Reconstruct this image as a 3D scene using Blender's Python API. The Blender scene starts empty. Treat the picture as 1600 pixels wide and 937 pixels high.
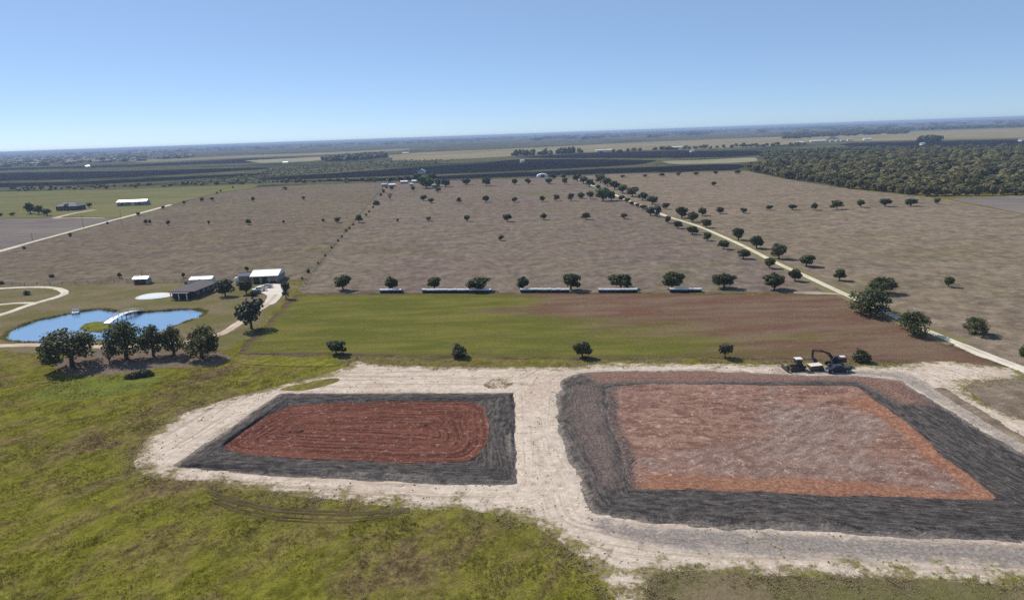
import bpy, math, random
import numpy as np
from mathutils import Matrix, Vector
from mathutils.geometry import tessellate_polygon, delaunay_2d_cdt

# ------------------------------------------------------------------ camera, sky, sun, exposure
R = math.radians
SC = bpy.context.scene
COL = SC.collection
FPX, CX, CY = 1101.0, 800.0, 468.5          # focal length and centre, in units of a 1600-wide frame
ALT = 60.0                                   # drone height above the ground
PITCH, ROLL = R(13.2), R(2.0)
cp, sp_, cr, sr = math.cos(PITCH), math.sin(PITCH), math.cos(ROLL), math.sin(ROLL)
FWD = Vector((0, cp, -sp_)); _r = Vector((1, 0, 0)); _u = Vector((0, sp_, cp))
RGT = _r * cr - _u * sr; UPV = _u * cr + _r * sr
cam = bpy.data.cameras.new('camera'); cam_o = bpy.data.objects.new('camera', cam); COL.objects.link(cam_o)
cam_o.matrix_world = Matrix(((RGT.x, UPV.x, -FWD.x, 0), (RGT.y, UPV.y, -FWD.y, 0), (RGT.z, UPV.z, -FWD.z, ALT), (0, 0, 0, 1)))
cam.sensor_fit = 'HORIZONTAL'; cam.sensor_width = 36; cam.lens = 36 * FPX / 1600
cam.clip_start = 0.5; cam.clip_end = 90000
SC.camera = cam_o

SUN_EL, SUN_AZ = 43.0, -44.0                 # azimuth clockwise from the view direction (+Y)
world = bpy.data.worlds.new('World'); SC.world = world; world.use_nodes = True
wn = world.node_tree
sky = wn.nodes.new('ShaderNodeTexSky'); sky.sky_type = 'NISHITA'; sky.sun_disc = False
sky.sun_elevation = R(SUN_EL); sky.sun_rotation = R(SUN_AZ)
sky.altitude = 0; sky.air_density = 0.5; sky.dust_density = 0.15; sky.ozone_density = 5.0
wn.nodes['Background'].inputs[1].default_value = 0.094
smx = wn.nodes.new('ShaderNodeMix'); smx.data_type = 'RGBA'; smx.inputs[0].default_value = .35; smx.inputs[7].default_value = (4.3, 6.3, 8.9, 1)   # thin even high haze over the whole dome
wn.links.new(sky.outputs[0], smx.inputs[6]); wn.links.new(smx.outputs[2], wn.nodes['Background'].inputs[0])
sun = bpy.data.lights.new('sun', 'SUN'); sun.energy = 5.0; sun.angle = R(0.5); sun.color = (1, 0.92, 0.80)
sun_o = bpy.data.objects.new('sun', sun); COL.objects.link(sun_o)
sd = Vector((math.sin(R(SUN_AZ)) * math.cos(R(SUN_EL)), math.cos(R(SUN_AZ)) * math.cos(R(SUN_EL)), math.sin(R(SUN_EL))))
sun_o.rotation_euler = sd.to_track_quat('Z', 'Y').to_euler()
SC.view_settings.view_transform = 'Standard'; SC.view_settings.look = 'None'
SC.view_settings.exposure = 0.22; SC.view_settings.gamma = 1.0
SC.cycles.volume_bounces = 0; SC.cycles.max_bounces = 6; SC.cycles.transparent_max_bounces = 12
SC.cycles.use_denoising = False

# ------------------------------------------------------------------ helpers: geometry
rng = np.random.default_rng(7); rnd = random.Random(11)

def ray(x, y):
    return FWD + RGT * ((x - CX) / FPX) + UPV * ((CY - y) / FPX)

def G(x, y, z=0.0):
    """map position (x, y of the survey frame) to a point of the ground in metres"""
    d = ray(x, y); t = (z - ALT) / d.z
    return Vector((d.x * t, d.y * t, z))

def GL(pts): return [G(*p) for p in pts]

def mpp(x, y):
    """metres for one survey unit at that spot, and the angle at which it is seen"""
    d = ray(x, y); t = -ALT / d.z
    return t / FPX, math.asin(-d.z / d.length)

def _h(ix, iy, s):
    n = (ix.astype(np.int64) * 374761393 + iy.astype(np.int64) * 668265263 + s * 69069 + 1013904223) & 0xffffffff
    n = ((n ^ (n >> 13)) * 1274126177) & 0xffffffff
    n = ((n ^ (n >> 16)) * 2246822519) & 0xffffffff
    return ((n ^ (n >> 15)) & 0xffff) / 65535.0

def vnoise(x, y, s=0):
    x = np.asarray(x, float); y = np.asarray(y, float)
    ix = np.floor(x); iy = np.floor(y); fx = x - ix; fy = y - iy
    fx = fx * fx * (3 - 2 * fx); fy = fy * fy * (3 - 2 * fy)
    ix = ix.astype(np.int64); iy = iy.astype(np.int64)
    a = _h(ix, iy, s); b = _h(ix + 1, iy, s); c = _h(ix, iy + 1, s); d = _h(ix + 1, iy + 1, s)
    return (a * (1 - fx) + b * fx) * (1 - fy) + (c * (1 - fx) + d * fx) * fy

def fbm(x, y, s=0, o=4):
    t = 0; a = .5; f = 1.0
    for k in range(o):
        t = t + a * vnoise(np.asarray(x) * f + 17.3 * k, np.asarray(y) * f - 9.1 * k, s + k); a *= .5; f *= 2.03
    return t / (1 - .5 ** o)

def sstep(a, b, x):
    t = np.clip((x - a) / (b - a), 0, 1); return t * t * (3 - 2 * t)

def sdist(P, poly):
    """signed distance to a polygon, positive inside"""
    P = np.asarray(P, float); poly = np.asarray([(p[0], p[1]) for p in poly], float)
    out = np.empty(len(P))
    A = poly; B = np.roll(poly, -1, 0)
    for k0 in range(0, len(P), 20000):
        p = P[k0:k0 + 20000]; best = np.full(len(p), 1e18); ins = np.zeros(len(p), bool)
        for a, b in zip(A, B):
            e = b - a; L = e @ e
            if L < 1e-12: continue
            t = np.clip(((p - a) @ e) / L, 0, 1)
            q = p - a - t[:, None] * e
            best = np.minimum(best, (q * q).sum(1))
            c = ((a[1] > p[:, 1]) != (b[1] > p[:, 1]))
            if c.any():
                xi = a[0] + (p[:, 1] - a[1]) * e[0] / (e[1] if abs(e[1]) > 1e-12 else 1e-12)
                ins ^= c & (p[:, 0] < xi)
        out[k0:k0 + 20000] = np.sqrt(best) * np.where(ins, 1, -1)
    return out

def mesh_np(name, V, F, attrs=None, smooth=False, uv=None):
    """V (n,3), F (m,k) arrays -> mesh"""
    V = np.asarray(V, np.float32); F = np.asarray(F, np.int32)
    me = bpy.data.meshes.new(name)
    me.vertices.add(len(V)); me.vertices.foreach_set('co', V.ravel())
    m, k = F.shape
    me.loops.add(m * k); me.loops.foreach_set('vertex_index', F.ravel())
    me.polygons.add(m); me.polygons.foreach_set('loop_start', np.arange(0, m * k, k, dtype=np.int32))
    if smooth: me.polygons.foreach_set('use_smooth', np.ones(m, bool))
    for n, (dom, a) in (attrs or {}).items():
        at = me.attributes.new(n, 'FLOAT', dom); at.data.foreach_set('value', np.asarray(a, np.float32).ravel())
    if uv is not None:
        l = me.uv_layers.new(name='UVMap'); l.data.foreach_set('uv', np.asarray(uv, np.float32)[F.ravel()].ravel())
    me.update(calc_edges=True); me.validate()
    return me

def tag(o, label=None, cat=None, group=None, kind=None):
    if label: o['label'] = label
    if cat: o['category'] = cat
    if group: o['group'] = group
    if kind: o['kind'] = kind
    return o

def link(name, me, mat=None, parent=None, **k):
    o = bpy.data.objects.new(name, me); COL.objects.link(o)
    if mat is not None and me is not None and not len(me.materials): me.materials.append(mat)
    if parent is not None: o.parent = parent
    return tag(o, **k)

def empty(name, loc, rz=0, label=None, cat=None, group=None):
    o = bpy.data.objects.new(name, None); COL.objects.link(o); o.location = loc; o.rotation_euler = (0, 0, rz)
    o.empty_display_size = .5
    return tag(o, label, cat, group)

class MB:
    """collects solid pieces of ONE part"""
    def __init__(s): s.v = []; s.f = []
    def add(s, vs, fs):
        b = len(s.v); s.v += [tuple(v) for v in vs]; s.f += [tuple(i + b for i in f) for f in fs]; return s
    def box(s, c, d, rz=0, ry=0):
        M = Matrix.Rotation(rz, 3, 'Z') @ Matrix.Rotation(ry, 3, 'Y'); c = Vector(c)
        vs = [c + M @ Vector((sx * d[0] / 2, sy * d[1] / 2, sz * d[2] / 2)) for sx in (-1, 1) for sy in (-1, 1) for sz in (-1, 1)]
        return s.add(vs, [(0, 1, 3, 2), (4, 6, 7, 5), (0, 4, 5, 1), (2, 3, 7, 6), (0, 2, 6, 4), (1, 5, 7, 3)])
    def prism(s, prof, y0, y1):
        """profile in x,z drawn out from y0 to y1"""
        n = len(prof)
        a = sum(prof[i][0] * prof[(i + 1) % n][1] - prof[(i + 1) % n][0] * prof[i][1] for i in range(n))
        if a < 0: prof = prof[::-1]
        vs = [(x, y0, z) for x, z in prof] + [(x, y1, z) for x, z in prof]
        fs = [tuple(range(n)), tuple(range(2 * n - 1, n - 1, -1))]
        fs += [(i, i + n, (i + 1) % n + n, (i + 1) % n) for i in range(n)]
        return s.add(vs, fs)
    def tube(s, pts, rad, n=7):
        pts = [Vector(p) for p in pts]; rings = []
        for i, p in enumerate(pts):
            d = (pts[min(i + 1, len(pts) - 1)] - pts[max(i - 1, 0)]).normalized()
            a = d.cross(Vector((0.3, 1, 0.1))).normalized(); b = d.cross(a)
            r = rad[i] if isinstance(rad, (list, tuple)) else rad
            rings.append([p + (a * math.cos(t) + b * math.sin(t)) * r for t in (2 * math.pi * k / n for k in range(n))])
        vs = [v for r_ in rings for v in r_]
        fs = [(i * n + k, i * n + (k + 1) % n, (i + 1) * n + (k + 1) % n, (i + 1) * n + k) for i in range(len(pts) - 1) for k in range(n)]
        fs += [tuple(range(n - 1, -1, -1)), tuple(range((len(pts) - 1) * n, len(pts) * n))]
        return s.add(vs, fs)
    def wheel(s, c, r, w, n=14):
        x, y, z = c
        prof = [(x + r * math.cos(2 * math.pi * k / n), z + r * math.sin(2 * math.pi * k / n)) for k in range(n)]
        return s.prism(prof, y - w / 2, y + w / 2)
    def build(s, name, mat, parent=None, smooth=False, bevel=0):
        me = bpy.data.meshes.new(name); me.from_pydata(s.v, [], s.f); me.update()
        import bmesh
        bm = bmesh.new(); bm.from_mesh(me); bmesh.ops.recalc_face_normals(bm, faces=bm.faces)
        if bevel: bmesh.ops.bevel(bm, geom=list(bm.edges), offset=bevel, segments=1, affect='EDGES', clamp_overlap=True)
        bm.to_mesh(me); bm.free()
        if smooth:
            for p in me.polygons: p.use_smooth = True
        return link(name, me, mat, parent)

# ------------------------------------------------------------------ helpers: materials
class NT:
    def __init__(s, name):
        s.m = bpy.data.materials.new(name); s.m.use_nodes = True; s.t = s.m.node_tree
        s.b = s.t.nodes['Principled BSDF']; s.b.inputs['Roughness'].default_value = .9
        s.b.inputs['Specular IOR Level'].default_value = 0
        s.g = s.t.nodes.new('ShaderNodeNewGeometry')
    def new(s, t, **k):
        n = s.t.nodes.new(t)
        for a, b in k.items(): setattr(n, a, b)
        return n
    def put(s, sock, v):
        if isinstance(v, bpy.types.NodeSocket): s.t.links.new(v, sock)
        elif isinstance(v, (tuple, list)) and sock.type == 'RGBA': sock.default_value = (*v[:3], 1)
        else: sock.default_value = v
    @property
    def P(s): return s.g.outputs['Position']
    def scale(s, v, k):
        n = s.new('ShaderNodeVectorMath', operation='MULTIPLY'); s.put(n.inputs[0], v); n.inputs[1].default_value = k; return n.outputs[0]
    def rot(s, v, a):
        n = s.new('ShaderNodeVectorRotate', rotation_type='Z_AXIS'); s.put(n.inputs['Vector'], v); n.inputs['Angle'].default_value = a; return n.outputs[0]
    def noise(s, sc, vec=None, detail=4, rough=.55, dist=0.0):
        n = s.new('ShaderNodeTexNoise'); s.put(n.inputs['Vector'], vec if vec is not None else s.P)
        n.inputs['Scale'].default_value = sc; n.inputs['Detail'].default_value = detail
        n.inputs['Roughness'].default_value = rough; n.inputs['Distortion'].default_value = dist
        return n.outputs[0]
    def voro(s, sc, vec=None, out=0, feature='F1'):
        n = s.new('ShaderNodeTexVoronoi', feature=feature); s.put(n.inputs['Vector'], vec if vec is not None else s.P)
        n.inputs['Scale'].default_value = sc; return n.outputs[out]
    def attr(s, name): return s.new('ShaderNodeAttribute', attribute_name=name).outputs['Fac']
    def uv(s): return s.new('ShaderNodeUVMap').outputs[0]
    def sep(s, v):
        n = s.new('ShaderNodeSeparateXYZ'); s.put(n.inputs[0], v); return n.outputs
    def comb(s, x, y, z=0.0):
        n = s.new('ShaderNodeCombineXYZ')
        for i, v in enumerate((x, y, z)): s.put(n.inputs[i], v)
        return n.outputs[0]
    def math(s, op, a, b=0.0, clamp=False):
        n = s.new('ShaderNodeMath', operation=op, use_clamp=clamp); s.put(n.inputs[0], a); s.put(n.inputs[1], b); return n.outputs[0]
    def step(s, v, a, b):
        n = s.new('ShaderNodeMapRange', interpolation_type='SMOOTHSTEP'); s.put(n.inputs[0], v)
        n.inputs[1].default_value = a; n.inputs[2].default_value = b; return n.outputs[0]
    def mix(s, f, a, b):
        n = s.new('ShaderNodeMix', data_type='RGBA'); s.put(n.inputs[0], f); s.put(n.inputs[6], a); s.put(n.inputs[7], b); return n.outputs[2]
    def mul(s, col, f):
        n = s.new('ShaderNodeVectorMath', operation='SCALE'); s.put(n.inputs[0], col); s.put(n.inputs['Scale'], f); return n.outputs[0]
    def bump(s, h, dist=.1, strength=1.0):
        n = s.new('ShaderNodeBump'); s.put(n.inputs['Height'], h); n.inputs['Distance'].default_value = dist
        n.inputs['Strength'].default_value = strength; s.t.links.new(n.outputs[0], s.b.inputs['Normal'])
    def done(s, col, rough=None, spec=None):
        s.put(s.b.inputs['Base Color'], col)
        if rough is not None: s.put(s.b.inputs['Roughness'], rough)
        if spec is not None: s.b.inputs['Specular IOR Level'].default_value = spec
        return s.m

def paint(name, col, rough=.5, metal=0, var=.12, spec=.4, sc=1.5):
    n = NT(name); f = n.noise(sc, detail=5); n.b.inputs['Metallic'].default_value = metal
    dirty = tuple(c * (1 - var) * .9 + .02 for c in col)
    return n.done(n.mix(n.step(f, .35, .7), col, dirty), rough, spec)

# --- grass cover of the near ground; attributes: yard, lush, bare, far
def grass_colour(n):
    big = n.noise(.022, detail=5, rough=.6, dist=.6)
    mid = n.noise(.11, n.scale(n.rot(n.P, .5), (1, .55, 1)), 5, .62)
    fine = n.noise(.9, detail=6, rough=.68); spk = n.noise(3.2, detail=3, rough=.7)
    green = n.mix(n.step(mid, .35, .66), (.108, .108, .016), (.180, .172, .026))
    brown = n.mix(n.step(fine, .3, .7), (.082, .060, .030), (.155, .116, .058))
    f = n.math('ADD', n.math('MULTIPLY', n.step(big, .46, .60), .6), n.math('MULTIPLY', n.step(mid, .48, .62), .75))
    c = n.mix(n.math('MULTIPLY', f, .85, True), green, brown)
    c = n.mix(n.step(fine, .50, .74), c, (.190, .175, .035))
    cl = n.noise(.55, n.scale(n.rot(n.P, .5), (1, .6, 1)), 3, .5, .5); cl2 = n.noise(.2, n.scale(n.rot(n.P, .55), (1, .5, 1)), 4, .55, .8)
    c = n.mix(n.math('MULTIPLY', n.step(cl2, .52, .64), .6), c, brown)
    c = n.mul(c, n.math('ADD', n.math('MULTIPLY', n.step(cl, .33, .62), .40), .76))
    c = n.mix(n.math('MULTIPLY', n.step(n.noise(.42, n.rot(n.P, 1.1), 4, .6), .64, .72), .45), c, (.050, .038, .016))
    c = n.mul(c, n.math('ADD', n.math('MULTIPLY', n.step(spk, .25, .62), .40), .72))
    return c, big, mid, fine, spk

def m_ground():
    n = NT('grassland'); c, big, mid, fine, spk = grass_colour(n)
    yard = n.mix(n.step(n.noise(.06, detail=5, rough=.65), .38, .62), (.175, .140, .088), (.125, .118, .048))
    yard = n.mul(yard, n.math('ADD', n.math('MULTIPLY', fine, .7), .62))
    c = n.mix(n.step(n.math('ADD', n.attr('yard'), n.math('MULTIPLY', n.math('SUBTRACT', mid, .5), .7)), .4, .62), c, yard)
    lush = n.mix(n.step(fine, .35, .7), (.10, .128, .024), (.165, .185, .044))
    c = n.mix(n.math('MULTIPLY', n.step(n.math('ADD', n.attr('lush'), n.math('MULTIPLY', n.math('SUBTRACT', mid, .5), 1.2)), .4, .75), .8), c, lush)
    bare = n.mix(n.step(fine, .35, .7), (.115, .085, .065), (.20, .160, .128))
    c = n.mix(n.step(n.math('ADD', n.attr('bare'), n.math('MULTIPLY', n.math('SUBTRACT', mid, .5), .9)), .42, .62), c, bare)
    fv = n.scale(n.P, (.6, 1, 1))
    f1 = n.noise(.0035, fv, 6, .62); f2 = n.noise(.02, fv, 6, .7)
    far = n.mix(n.step(f1, .34, .52), (.030, .040, .020), (.095, .092, .050))
    far = n.mix(n.step(f2, .50, .64), far, (.014, .022, .014))
    c = n.mix(n.attr('far'), c, far)
    h = n.math('ADD', n.math('MULTIPLY', spk, .5), fine)
    n.bump(h, .35, .9)
    return n.done(c)

def m_pasture(name, a, b, c3, light, ang, streak=.5):
    n = NT(name); v = n.scale(n.rot(n.P, ang), (streak, 1.6, 1))
    p1 = n.noise(.009, n.P, 6, .6, .8); p2 = n.noise(.06, v, 6, .62); p3 = n.noise(.45, v, 5, .7); p4 = n.noise(2.0, detail=3)
    c = n.mix(n.step(p1, .38, .62), a, b)
    c = n.mix(n.math('MULTIPLY', n.step(n.noise(.014, n.rot(n.P, .7), 7, .65, 1.0), .52, .64), .55), c, (.128, .118, .058))
    c = n.mix(n.math('MULTIPLY', n.step(n.noise(.03, n.scale(n.rot(n.P, -.3), (.5, 1, 1)), 7, .7, .6), .54, .66), .4), c, tuple(v * .72 for v in c3))
    c = n.mix(n.math('MULTIPLY', n.step(p2, .45, .68), .75), c, c3)
    c = n.mix(n.math('MULTIPLY', n.step(p3, .50, .72), .75), c, light)
    p5 = n.noise(.13, n.scale(n.P, (1, .8, 1)), 6, .72)
    c = n.mul(c, n.math('ADD', n.math('MULTIPLY', n.step(p5, .32, .66), .42), .72))
    c = n.mul(c, n.math('ADD', n.math('MULTIPLY', n.step(n.noise(.3, n.scale(n.P, (1, .7, 1)), 3, .5), .36, .62), .24), .89))
    c = n.mix(n.math('MULTIPLY', n.step(n.noise(.12, n.scale(n.P, (1, .6, 1)), 5, .65), .66, .72), .5), c, tuple(q * .45 for q in c3))
    c = n.mul(c, n.math('ADD', n.math('MULTIPLY', n.step(p4, .2, .7), .25), .86))
    n.bump(n.math('ADD', p4, p3), .3, .7)
    return n.done(c)

def m_field():
    """hay field: green grass that gives way to reddish dry weed towards the lane"""
    n = NT('hay_field_cover'); c, big, mid, fine, spk = grass_colour(n)
    v = n.scale(n.P, (.35, 1.5, 1))
    s1 = n.noise(.09, v, 6, .65); s2 = n.noise(.5, v, 5, .7)
    x, y, _ = n.sep(n.P)
    dry = n.mix(n.step(s1, .38, .62), (.132, .072, .052), (.160, .112, .078))
    dry = n.mix(n.math('MULTIPLY', n.step(s2, .54, .72), .7), dry, (.215, .175, .130))
    dry = n.mul(dry, n.math('ADD', n.math('MULTIPLY', spk, .6), .7))
    gr = n.mix(n.math('MULTIPLY', n.step(s2, .55, .75), .5), n.mix(n.step(s1, .4, .65), (.098, .103, .022), (.148, .140, .034)), (.190, .160, .080))
    gr = n.mul(gr, n.math('ADD', n.math('MULTIPLY', spk, .6), .7))
    t = n.math('ADD', n.math('MULTIPLY', n.math('SUBTRACT', x, 8.0), .016), n.math('MULTIPLY', n.math('SUBTRACT', n.noise(.025, n.scale(n.P, (.5, 1.3, 1)), 6, .6), .5), 3.2))
    t2 = n.math('ADD', t, n.math('MULTIPLY', n.math('SUBTRACT', y, 236.0), .016))
    c = n.mix(n.step(t2, -.25, .55), gr, dry)
    edge = n.math('SUBTRACT', n.math('MULTIPLY', n.attr('edge'), .16), n.math('MULTIPLY', n.math('SUBTRACT', s1, .5), 1.6))
    c = n.mix(n.step(edge, .9, .2), c, n.mix(n.step(s2, .4, .65), (.070, .046, .036), (.150, .112, .070)))
    n.bump(n.math('ADD', fine, spk), .3, .8)
    return n.done(c)

def m_caliche():
    n = NT('pale_caliche_dirt')
    big = n.noise(.05, detail=6, rough=.65, dist=.5); mid = n.noise(.35, detail=6, rough=.7); fine = n.noise(1.8, detail=5, rough=.75)
    clod = n.voro(1.6, n.comb(*[n.math('ADD', q, n.math('MULTIPLY', fine, .5)) for q in n.sep(n.P)[:2]]))
    c = n.mix(n.step(mid, .3, .68), (.385, .32, .262), (.545, .470, .400))
    c = n.mix(n.math('MULTIPLY', n.step(big, .50, .68), .55), c, (.36, .26, .205))
    c = n.mix(n.step(n.noise(.9, n.P, 7, .8), .52, .64), c, (.62, .54, .455))
    wv = n.noise(1.0, n.comb(n.math('MULTIPLY', n.attr('bd'), .9), n.math('MULTIPLY', n.sep(n.P)[0], .03), n.math('MULTIPLY', n.sep(n.P)[1], .03)), 5, .65, .4)
    c = n.mix(n.math('MULTIPLY', n.step(wv, .50, .64), .6), c, (.29, .225, .175))
    c = n.mix(n.math('MULTIPLY', n.step(n.noise(.8, n.P, 5, .75), .58, .72), .6), c, (.22, .175, .14))
    c = n.mix(n.math('MULTIPLY', n.step(clod, .18, .02), .35), c, (.20, .155, .12))
    c = n.mix(n.math('MULTIPLY', n.step(n.noise(.5, n.P, 4, .6, .4), .56, .68), .55), c, (.27, .21, .17))
    c = n.mix(n.math('MULTIPLY', n.step(n.noise(.75, n.rot(n.P, .8), 4, .6), .64, .70), .8), c, (.13, .10, .078))
    g = n.math('ADD', n.attr('grey'), n.math('MULTIPLY', n.math('SUBTRACT', mid, .5), 1.3))
    c = n.mix(n.math('MULTIPLY', n.step(g, .3, .75), .8), c, n.mix(n.step(fine, .4, .65), (.105, .098, .100), (.235, .215, .200)))
    e = n.math('SUBTRACT', n.math('MULTIPLY', n.attr('edge'), .21), n.math('MULTIPLY', n.math('SUBTRACT', n.noise(.22, detail=8, rough=.78), .5), 5.5))
    gc, *_ = grass_colour(n)
    weed = n.mix(n.step(n.noise(1.1, detail=4), .42, .6), gc, (.21, .17, .115))
    c = n.mix(n.step(e, .85, .1), c, weed)
    n.bump(n.math('ADD', n.math('MULTIPLY', wv, 1.2), n.math('ADD', n.math('MULTIPLY', fine, .6), n.math('MULTIPLY', clod, .25))), .22, .8)
    return n.done(c)

def m_black():
    n = NT('black_topsoil'); u = n.uv()
    st = n.noise(1.0, n.scale(u, (.12, 1.5, 1)), 6, .72, .3); st2 = n.noise(1.0, n.scale(u, (.6, 2.6, 1)), 5, .75, .3)
    big = n.noise(.08, detail=5, rough=.65); fine = n.noise(2.2, detail=5, rough=.75)
    c = n.mix(n.step(st, .36, .66), (.054, .048, .047), (.120, .108, .102))
    c = n.mix(n.math('MULTIPLY', n.step(st2, .55, .75), .7), c, (.135, .125, .122))
    c = n.mix(n.math('MULTIPLY', n.step(n.noise(.5, n.P, 7, .8), .53, .66), .7), c, (.185, .160, .148))
    c = n.mix(n.math('MULTIPLY', n.step(n.noise(.9, n.P, 5, .8), .46, .36), .7), c, (.030, .027, .028))
    c = n.mix(n.math('MULTIPLY', n.step(fine, .57, .74), .85), c, (.24, .215, .20))
    c = n.mul(c, n.math('ADD', n.math('MULTIPLY', n.step(n.noise(1.0, n.scale(u, (.35, .9, 1)), 4, .6), .36, .62), .6), .68))
    red = n.math('ADD', n.attr('clay'), n.math('MULTIPLY', n.math('SUBTRACT', big, .5), 1.4))
    c = n.mix(n.math('MULTIPLY', n.step(red, .35, .95), .82), c, n.mix(n.step(fine, .36, .64), (.098, .074, .068), (.235, .182, .160)))
    c = n.mix(n.math('MULTIPLY', n.step(red, 1.0, 1.6), .9), c, n.mix(n.step(fine, .36, .62), (.125, .068, .054), (.30, .185, .145)))
    vv = n.sep(u)[1]; rim = n.math('ADD', n.math('MULTIPLY', vv, .38), n.math('MULTIPLY', n.math('SUBTRACT', n.noise(.4, n.P, 6, .75), .5), 3.0))
    c = n.mix(n.math('MULTIPLY', n.step(rim, .9, .1), .8), c, n.mix(n.step(fine, .36, .62), (.15, .135, .125), (.33, .285, .245)))
    n.bump(n.math('ADD', n.math('MULTIPLY', st, 1.6), fine), .3, 1.0)
    return n.done(c)

def m_clay(name, dark, mid_, light, pale, ring, grey=None):
    n = NT(name); u = n.uv()
    st = n.noise(1.0, n.scale(u, (.03, ring, 1)), 5, .62, .2) if not grey else n.noise(.16, n.scale(n.rot(n.P, .25), (.55, 1.5, 1)), 7, .72, 1.2); st2 = n.noise(1.0, n.scale(u, (.4, ring * 2.0, 1)), 5, .75, .4) if not grey else n.noise(.6, n.scale(n.rot(n.P, -.5), (.5, 1.5, 1)), 6, .75, .6)
    big = n.noise(.045, detail=6, rough=.62, dist=.8); fine = n.noise(1.3, detail=6, rough=.75)
    c = n.mix(n.step(st, .40, .58), dark, mid_)
    c = n.mix(n.math('MULTIPLY', n.step(st2, .5, .72), .6), c, light)
    if grey:
        sc_ = n.noise(.55, n.scale(n.rot(n.P, -.6), (.35, 1.4, 1)), 5, .7)
        g = n.math('ADD', n.attr('grey'), n.math('MULTIPLY', n.math('SUBTRACT', big, .5), 4.0))
        c = n.mix(n.math('MULTIPLY', n.step(g, -.1, .9), .72), c, n.mix(n.step(sc_, .36, .66), grey[0], grey[1]))
    c = n.mix(n.math('MULTIPLY', n.step(n.noise(.45, n.P, 7, .8, .5), .50, .40), .55), c, tuple(v * .8 for v in dark))
    c = n.mix(n.math('MULTIPLY', n.step(n.noise(.6, n.P, 7, .8), .55, .66), .7), c, pale)
    c = n.mix(n.math('MULTIPLY', n.step(fine, .56, .70), .75), c, pale)
    c = n.mul(c, n.math('ADD', n.math('MULTIPLY', n.step(n.noise(3.0, detail=3), .2, .7), .45), .7))
    if grey:
        o = n.math('ADD', n.attr('slope'), n.math('MULTIPLY', n.math('SUBTRACT', n.noise(.22, detail=6, rough=.75), .5), 2.0))
        c = n.mix(n.math('MULTIPLY', n.step(o, .35, .9), .85), c, n.mix(n.step(fine, .40, .66), (.185, .082, .050), (.34, .190, .130)))
    if grey:
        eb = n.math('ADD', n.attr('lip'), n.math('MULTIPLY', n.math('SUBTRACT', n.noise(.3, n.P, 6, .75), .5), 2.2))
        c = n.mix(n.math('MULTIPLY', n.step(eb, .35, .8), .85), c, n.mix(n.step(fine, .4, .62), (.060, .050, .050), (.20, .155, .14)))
    n.bump(n.math('ADD', n.math('MULTIPLY', st, 1.4), fine), .3, 1.0)
    return n.done(c)

def m_road(name='pale_gravel', a=(.42, .375, .30), b=(.56, .52, .44)):
    n = NT(name); x, y, _ = n.sep(n.uv())
    ax = n.math('ABSOLUTE', x)
    fine = n.noise(.9, detail=6, rough=.7); mid = n.noise(.12, detail=5)
    c = n.mix(n.step(mid, .35, .65), a, b)
    c = n.mix(n.math('MULTIPLY', n.step(fine, .5, .75), .5), c, tuple(v * .6 for v in a))
    rut = n.math('MULTIPLY', n.step(n.math('ABSOLUTE', n.math('SUBTRACT', ax, .48)), .34, .1), .5)
    c = n.mix(rut, c, tuple(min(.7, v * 1.12) for v in b))
    e = n.math('ADD', ax, n.math('MULTIPLY', n.math('SUBTRACT', fine, .5), .9))
    c = n.mix(n.step(e, .82, 1.05), c, (.19, .16, .095))
    n.bump(fine, .12)
    return n.done(c)

def m_soil(name, a, b, sc=.05, ang=0.0):
    n = NT(name); v = n.scale(n.rot(n.P, ang), (.25, 1.5, 1))
    p = n.noise(sc, v, 6, .65); q = n.noise(sc * .15, detail=5)
    c = n.mix(n.step(n.math('ADD', n.math('MULTIPLY', p, .5), n.math('MULTIPLY', q, .5)), .38, .62), a, b)
    n.bump(p, .3)
    return n.done(c)

def m_leaf(name, a, b, c3, trans=.12):
    n = NT(name); o = n.new('ShaderNodeObjectInfo'); s = n.attr('shade')
    c = n.mix(s, a, b); c = n.mix(n.math('MULTIPLY', o.outputs['Random'], .85), c, c3)
    c = n.mul(c, n.math('ADD', n.math('MULTIPLY', s, .7), .62))
    n.put(n.b.inputs['Base Color'], c); n.b.inputs['Roughness'].default_value = .65; n.b.inputs['Specular IOR Level'].default_value = .25
    t = n.new('ShaderNodeBsdfTranslucent'); n.put(t.inputs[0], c)
    mx = n.new('ShaderNodeMixShader'); mx.inputs[0].default_value = trans
    n.t.links.new(n.b.outputs[0], mx.inputs[1]); n.t.links.new(t.outputs[0], mx.inputs[2])
    n.t.links.new(mx.outputs[0], n.t.nodes['Material Output'].inputs[0])
    return n.m

def m_bark():
    n = NT('bark'); f = n.noise(6, n.scale(n.P, (1, 1, .25)), 5, .7); n.bump(f, .04)
    return n.done(n.mix(f, (.05, .04, .032), (.13, .11, .09)))

def m_water(name, col):
    n = NT(name); w = n.noise(.7, n.scale(n.P, (.5, 1.4, 1)), 4, .6)
    n.bump(w, .035, .5)
    return n.done(n.mix(n.noise(.05, detail=4), col, tuple(v * 1.25 for v in col)), .08, .5)

def m_metal(name, col, rough=.35):
    n = NT(name); x, y, z = n.sep(n.new('ShaderNodeTexCoord').outputs['Object'])
    rib = n.math('SINE', n.math('MULTIPLY', x, 22.0)); f = n.noise(.8, detail=5)
    n.bump(rib, .02, .6); n.b.inputs['Metallic'].default_value = .1
    return n.done(n.mix(n.step(f, .4, .75), col, tuple(v * .8 for v in col)), rough, .5 if rough < .5 else .15)

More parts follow.
